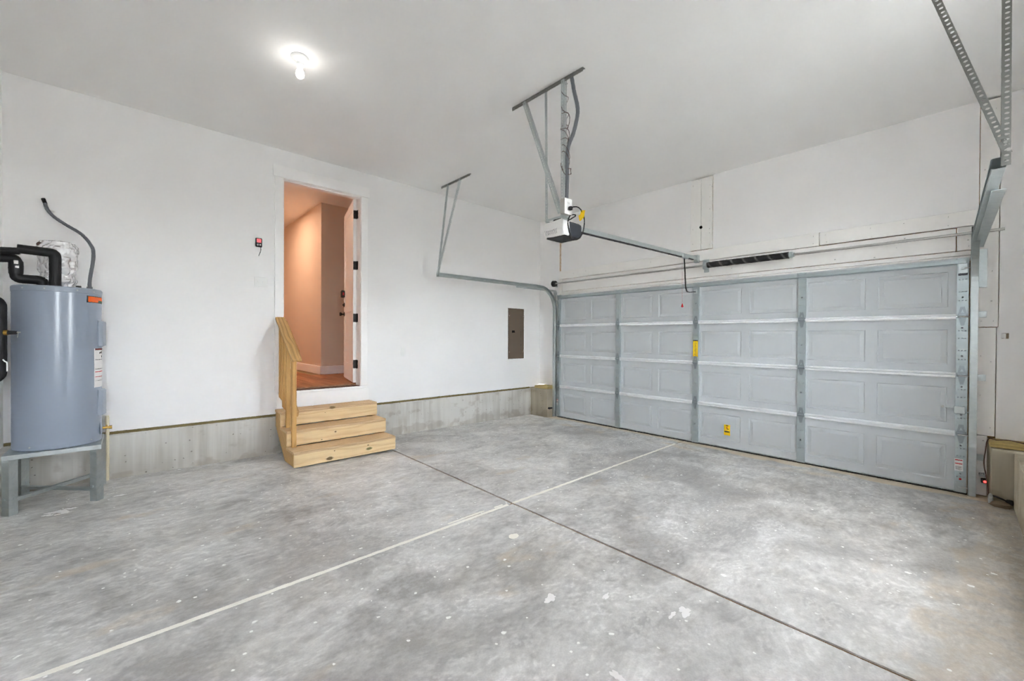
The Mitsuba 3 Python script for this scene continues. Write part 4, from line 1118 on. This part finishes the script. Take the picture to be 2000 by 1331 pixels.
add(t + '__brand_sticker__orange_field', arc_plate(TC, TR, TR + 0.002, -45, -4, 1.657, 1.701, 10), 'm_orange')
add(t + '__brand_sticker__green_field', arc_plate(TC, TR, TR + 0.0026, -22, -2, 1.655, 1.672, 6), 'm_green')
add(t + '__rating_label', arc_plate(TC, TR, TR + 0.0012, -33, 20, 0.965, 1.282, 10), 'm_paper', label='white rating labels between the covers')
for z0, z1, m in ((1.268, 1.282, 'm_maroon'), (1.188, 1.192, 'm_print'), (1.112, 1.116, 'm_print'), (1.088, 1.094, 'm_red'), (1.048, 1.052, 'm_red'), (1.018, 1.02, 'm_print')):
    add(t + '__rating_label__print', arc_plate(TC, TR, TR + 0.002, -31, 18, z0, z1, 8), m)
for a0, a1, z0, z1 in ((-18, -13, 1.238, 1.252), (-11, -7, 1.238, 1.256), (-9, -5, 1.205, 1.222)):
    add(t + '__rating_label__print', arc_plate(TC, TR, TR + 0.002, a0, a1, z0, z1, 3), 'm_print')
add(t + '__drain_collar', lathe([(0, 0.0), (0.05, 0.0), (0.045, 0.008), (0.012, 0.012)], (TC[0] + TR - 0.006, 0.01, 0.615), 'x', 24), 'm_tank_cap', 30)
dv = [rod((TC[0] + TR - 0.004, 0.01, 0.617), (-5.652, 0.01, 0.617), 0.010, 14), rod((-5.668, 0.01, 0.617), (-5.650, 0.01, 0.617), 0.014, 14), rod((-5.682, 0.01, 0.617), (-5.682, 0.01, 0.638), 0.007, 10)]
add(t + '__drain_valve', dv, 'm_brass', 40, label='brass drain valve')
add(t + '__pipe_nipple', [rod((-5.84, -0.06, ZT1 + 0.04), (-5.84, -0.06, ZT1 + 0.062), 0.016, 12)], 'm_black', label='small black cap on the lid')
add(t + '__conduit_fitting', [rod((-5.786, 0.10, ZT1 + 0.035), (-5.786, 0.10, ZT1 + 0.072), 0.0185, 8)], 'm_conduit')
# insulated pipes
e = lambda pts: smooth_path(pts, 5)


def elbow_path(pts, r=0.035, n=6):
    p = [np.asarray(q, float) for q in pts]
    out = [p[0]]
    for a, b, c in zip(p[:-2], p[1:-1], p[2:]):
        u = (a - b) / np.linalg.norm(a - b)
        w = (c - b) / np.linalg.norm(c - b)
        s0, s1 = b + u * r, b + w * r
        for q in np.linspace(0, 1, n):
            out.append((1 - q) ** 2 * s0 + 2 * q * (1 - q) * b + q * q * s1)
    out.append(p[-1])
    return np.array(out)


PYF = -0.09
t = 'insulated_pipe'
add(t, [tube(elbow_path([(-5.962, PYF, ZT1 + 0.04), (-5.962, PYF, 2.022), (-6.15, PYF, 2.030)], 0.03), 0.0335, 20), tube([(-6.14, PYF, 2.012), (-6.31, PYF, 1.998)], 0.026, 18)], 'm_foam', 40,
    label='upper black foam covered pipe, rising from the heater lid and bending to the wall', cat='pipe', group=None)
add(t, [tube(elbow_path([(-6.03, -0.03, ZT1 + 0.04), (-6.03, -0.03, 1.812), (-6.166, -0.03, 1.812), (-6.166, -0.03, 1.965), (-6.31, -0.03, 1.955)], 0.032), 0.0335, 20)], 'm_foam', 40,
    label='lower black foam covered pipe loop with a white tag left of the foil bundle', cat='pipe')
tg_ = 'insulated_pipe_001'
add(tg_ + '__tag', [bev(-6.172, -6.150, -0.0675, -0.0645, 1.918, 1.945, 0.001), bev(-6.166, -6.146, -0.0685, -0.0645, 1.888, 1.905, 0.004)], 'm_paper', label='small white tag')
add(tg_ + '__tape', lathe([(0.034, -0.05), (0.037, -0.045), (0.039, 0.0), (0.037, 0.045), (0.034, 0.05)], (-6.166, -0.03, 1.895), 'z', 18), 'm_black', 40)
add('expansion_pipe', [tube(elbow_path([(-6.31, -0.20, 1.625), (-6.226, -0.20, 1.632), (-6.226, -0.20, 1.085), (-6.31, -0.20, 1.072)], 0.045, 8), 0.042, 20)], 'm_foam', 40, label='black foam covered pipe loop standing beside the left edge of the water heater', cat='pipe')
add('expansion_pipe__valve', [rod((-6.20, -0.225, 1.405), (-6.135, -0.235, 1.405), [0.016, 0.012], 12), ], 'm_black', label='black valve stem')
add('expansion_pipe__valve_collar', [rod((-6.195, -0.224, 1.405), (-6.178, -0.228, 1.405), 0.019, 14)], 'm_brass')
add('expansion_pipe__valve_pin', [rod((-6.137, -0.235, 1.408), (-6.118, -0.237, 1.408), 0.005, 8), rod((-6.13, -0.236, 1.405), (-6.133, -0.236, 1.37), 0.002, 6)], 'm_steel')
add('expansion_pipe__lever', tube(smooth_path([(-6.198, -0.245, 1.215), (-6.190, -0.248, 1.200), (-6.180, -0.25, 1.19), (-6.178, -0.25, 1.13)], 4), 0.0045, 8), 'm_white_plastic', True, label='white lever')
# foil bundle
ico = []
nz, na = 90, 160
zz = np.linspace(0, 1, nz)
aa = np.arange(na) * 2 * np.pi / na
prof_r = np.interp(zz, [0, 0.10, 0.20, 0.26, 0.45, 0.8, 0.93, 1.0], [0.088, 0.090, 0.112, 0.098, 0.112, 0.118, 0.104, 0.02])
prof_z = np.interp(zz, [0, 0.93, 1.0], [0.0, 0.385, 0.395])
A_, Z_ = np.meshgrid(aa, zz)
P_ = np.stack([np.cos(A_), np.sin(A_), Z_ * 3.2], -1)
nb = meshkit.fbm(P_ * 2.4 + 7, 3, 5)
cr = np.abs(meshkit.noise(P_ * 3.6 + 2, 9) - 0.5) + 0.40 * np.abs(meshkit.noise(P_ * 7.5 + 5, 11) - 0.5)
R_ = prof_r[:, None] * (1 + 0.30 * (nb - 0.5) - 0.26 * (0.35 - cr))
FC = (-5.965, 0.125)
v = np.stack([FC[0] + R_ * np.cos(A_), FC[1] + R_ * np.sin(A_), ZT1 + 0.03 + prof_z[:, None] + 0.02 * (nb - 0.5) + 0 * A_], -1).reshape(-1, 3)
f = []
for i in range(nz - 1):
    for j in range(na):
        k = (j + 1) % na
        f += [[i * na + j, i * na + k, (i + 1) * na + k], [i * na + j, (i + 1) * na + k, (i + 1) * na + j]]
v = np.vstack([v, [[FC[0], FC[1], v[-na:, 2].mean()]]])
f += [[(nz - 1) * na + j, (nz - 1) * na + (j + 1) % na, len(v) - 1] for j in range(na)]
add('foil_bundle', trimesh.Trimesh(v, f, process=False), 'm_foil', 48, label='crumpled aluminium foil bundle standing on the heater lid', cat='foil bundle')
add('foil_bundle__exposed_scrap', [wedge((-6.063, 0.06, 2.105), (0.018, 0.02, 0.03), 0.004, (0.5, (0, 1, 0)))], 'm_wire_brown', label='brown scrap at the rim')
# electrical conduit of the heater
cp = smooth_path([(-5.786, 0.10, ZT1 + 0.05), (-5.784, 0.11, 1.86), (-5.770, 0.16, 2.00), (-5.768, 0.22, 2.09), (-5.782, 0.27, 2.16), (-5.842, 0.33, 2.26), (-5.952, 0.38, 2.345), (-6.02, 0.41, 2.405), (-6.056, 0.428, 2.465), (-6.072, 0.440, 2.53)], 6)
add('heater_conduit', tube(cp, 0.0125, 14), 'm_conduit', True, label='grey flexible conduit rising from the heater lid to the wall', cat='conduit')
add('heater_conduit__tip', [rod((-6.066, 0.434, 2.508), (-6.078, 0.443, 2.545), 0.0135, 12), ], 'm_black', 40, label='black end at the wall')
add('heater_conduit__strap', [bev(-6.062, -6.012, 0.440, 0.459, 2.443, 2.456, 0.003)], 'm_paper', label='small white strap')
add('drain_pipe', [rod((-5.690, 0.412, floor_z(-5.7)), (-5.690, 0.412, 0.66), 0.0135, 16), rod((-5.690, 0.412, 0.26), (-5.690, 0.412, 0.275), 0.016, 16)], 'm_pvc', 40, label='cream plastic drain pipe standing against the foundation beside the heater stand', cat='pipe')
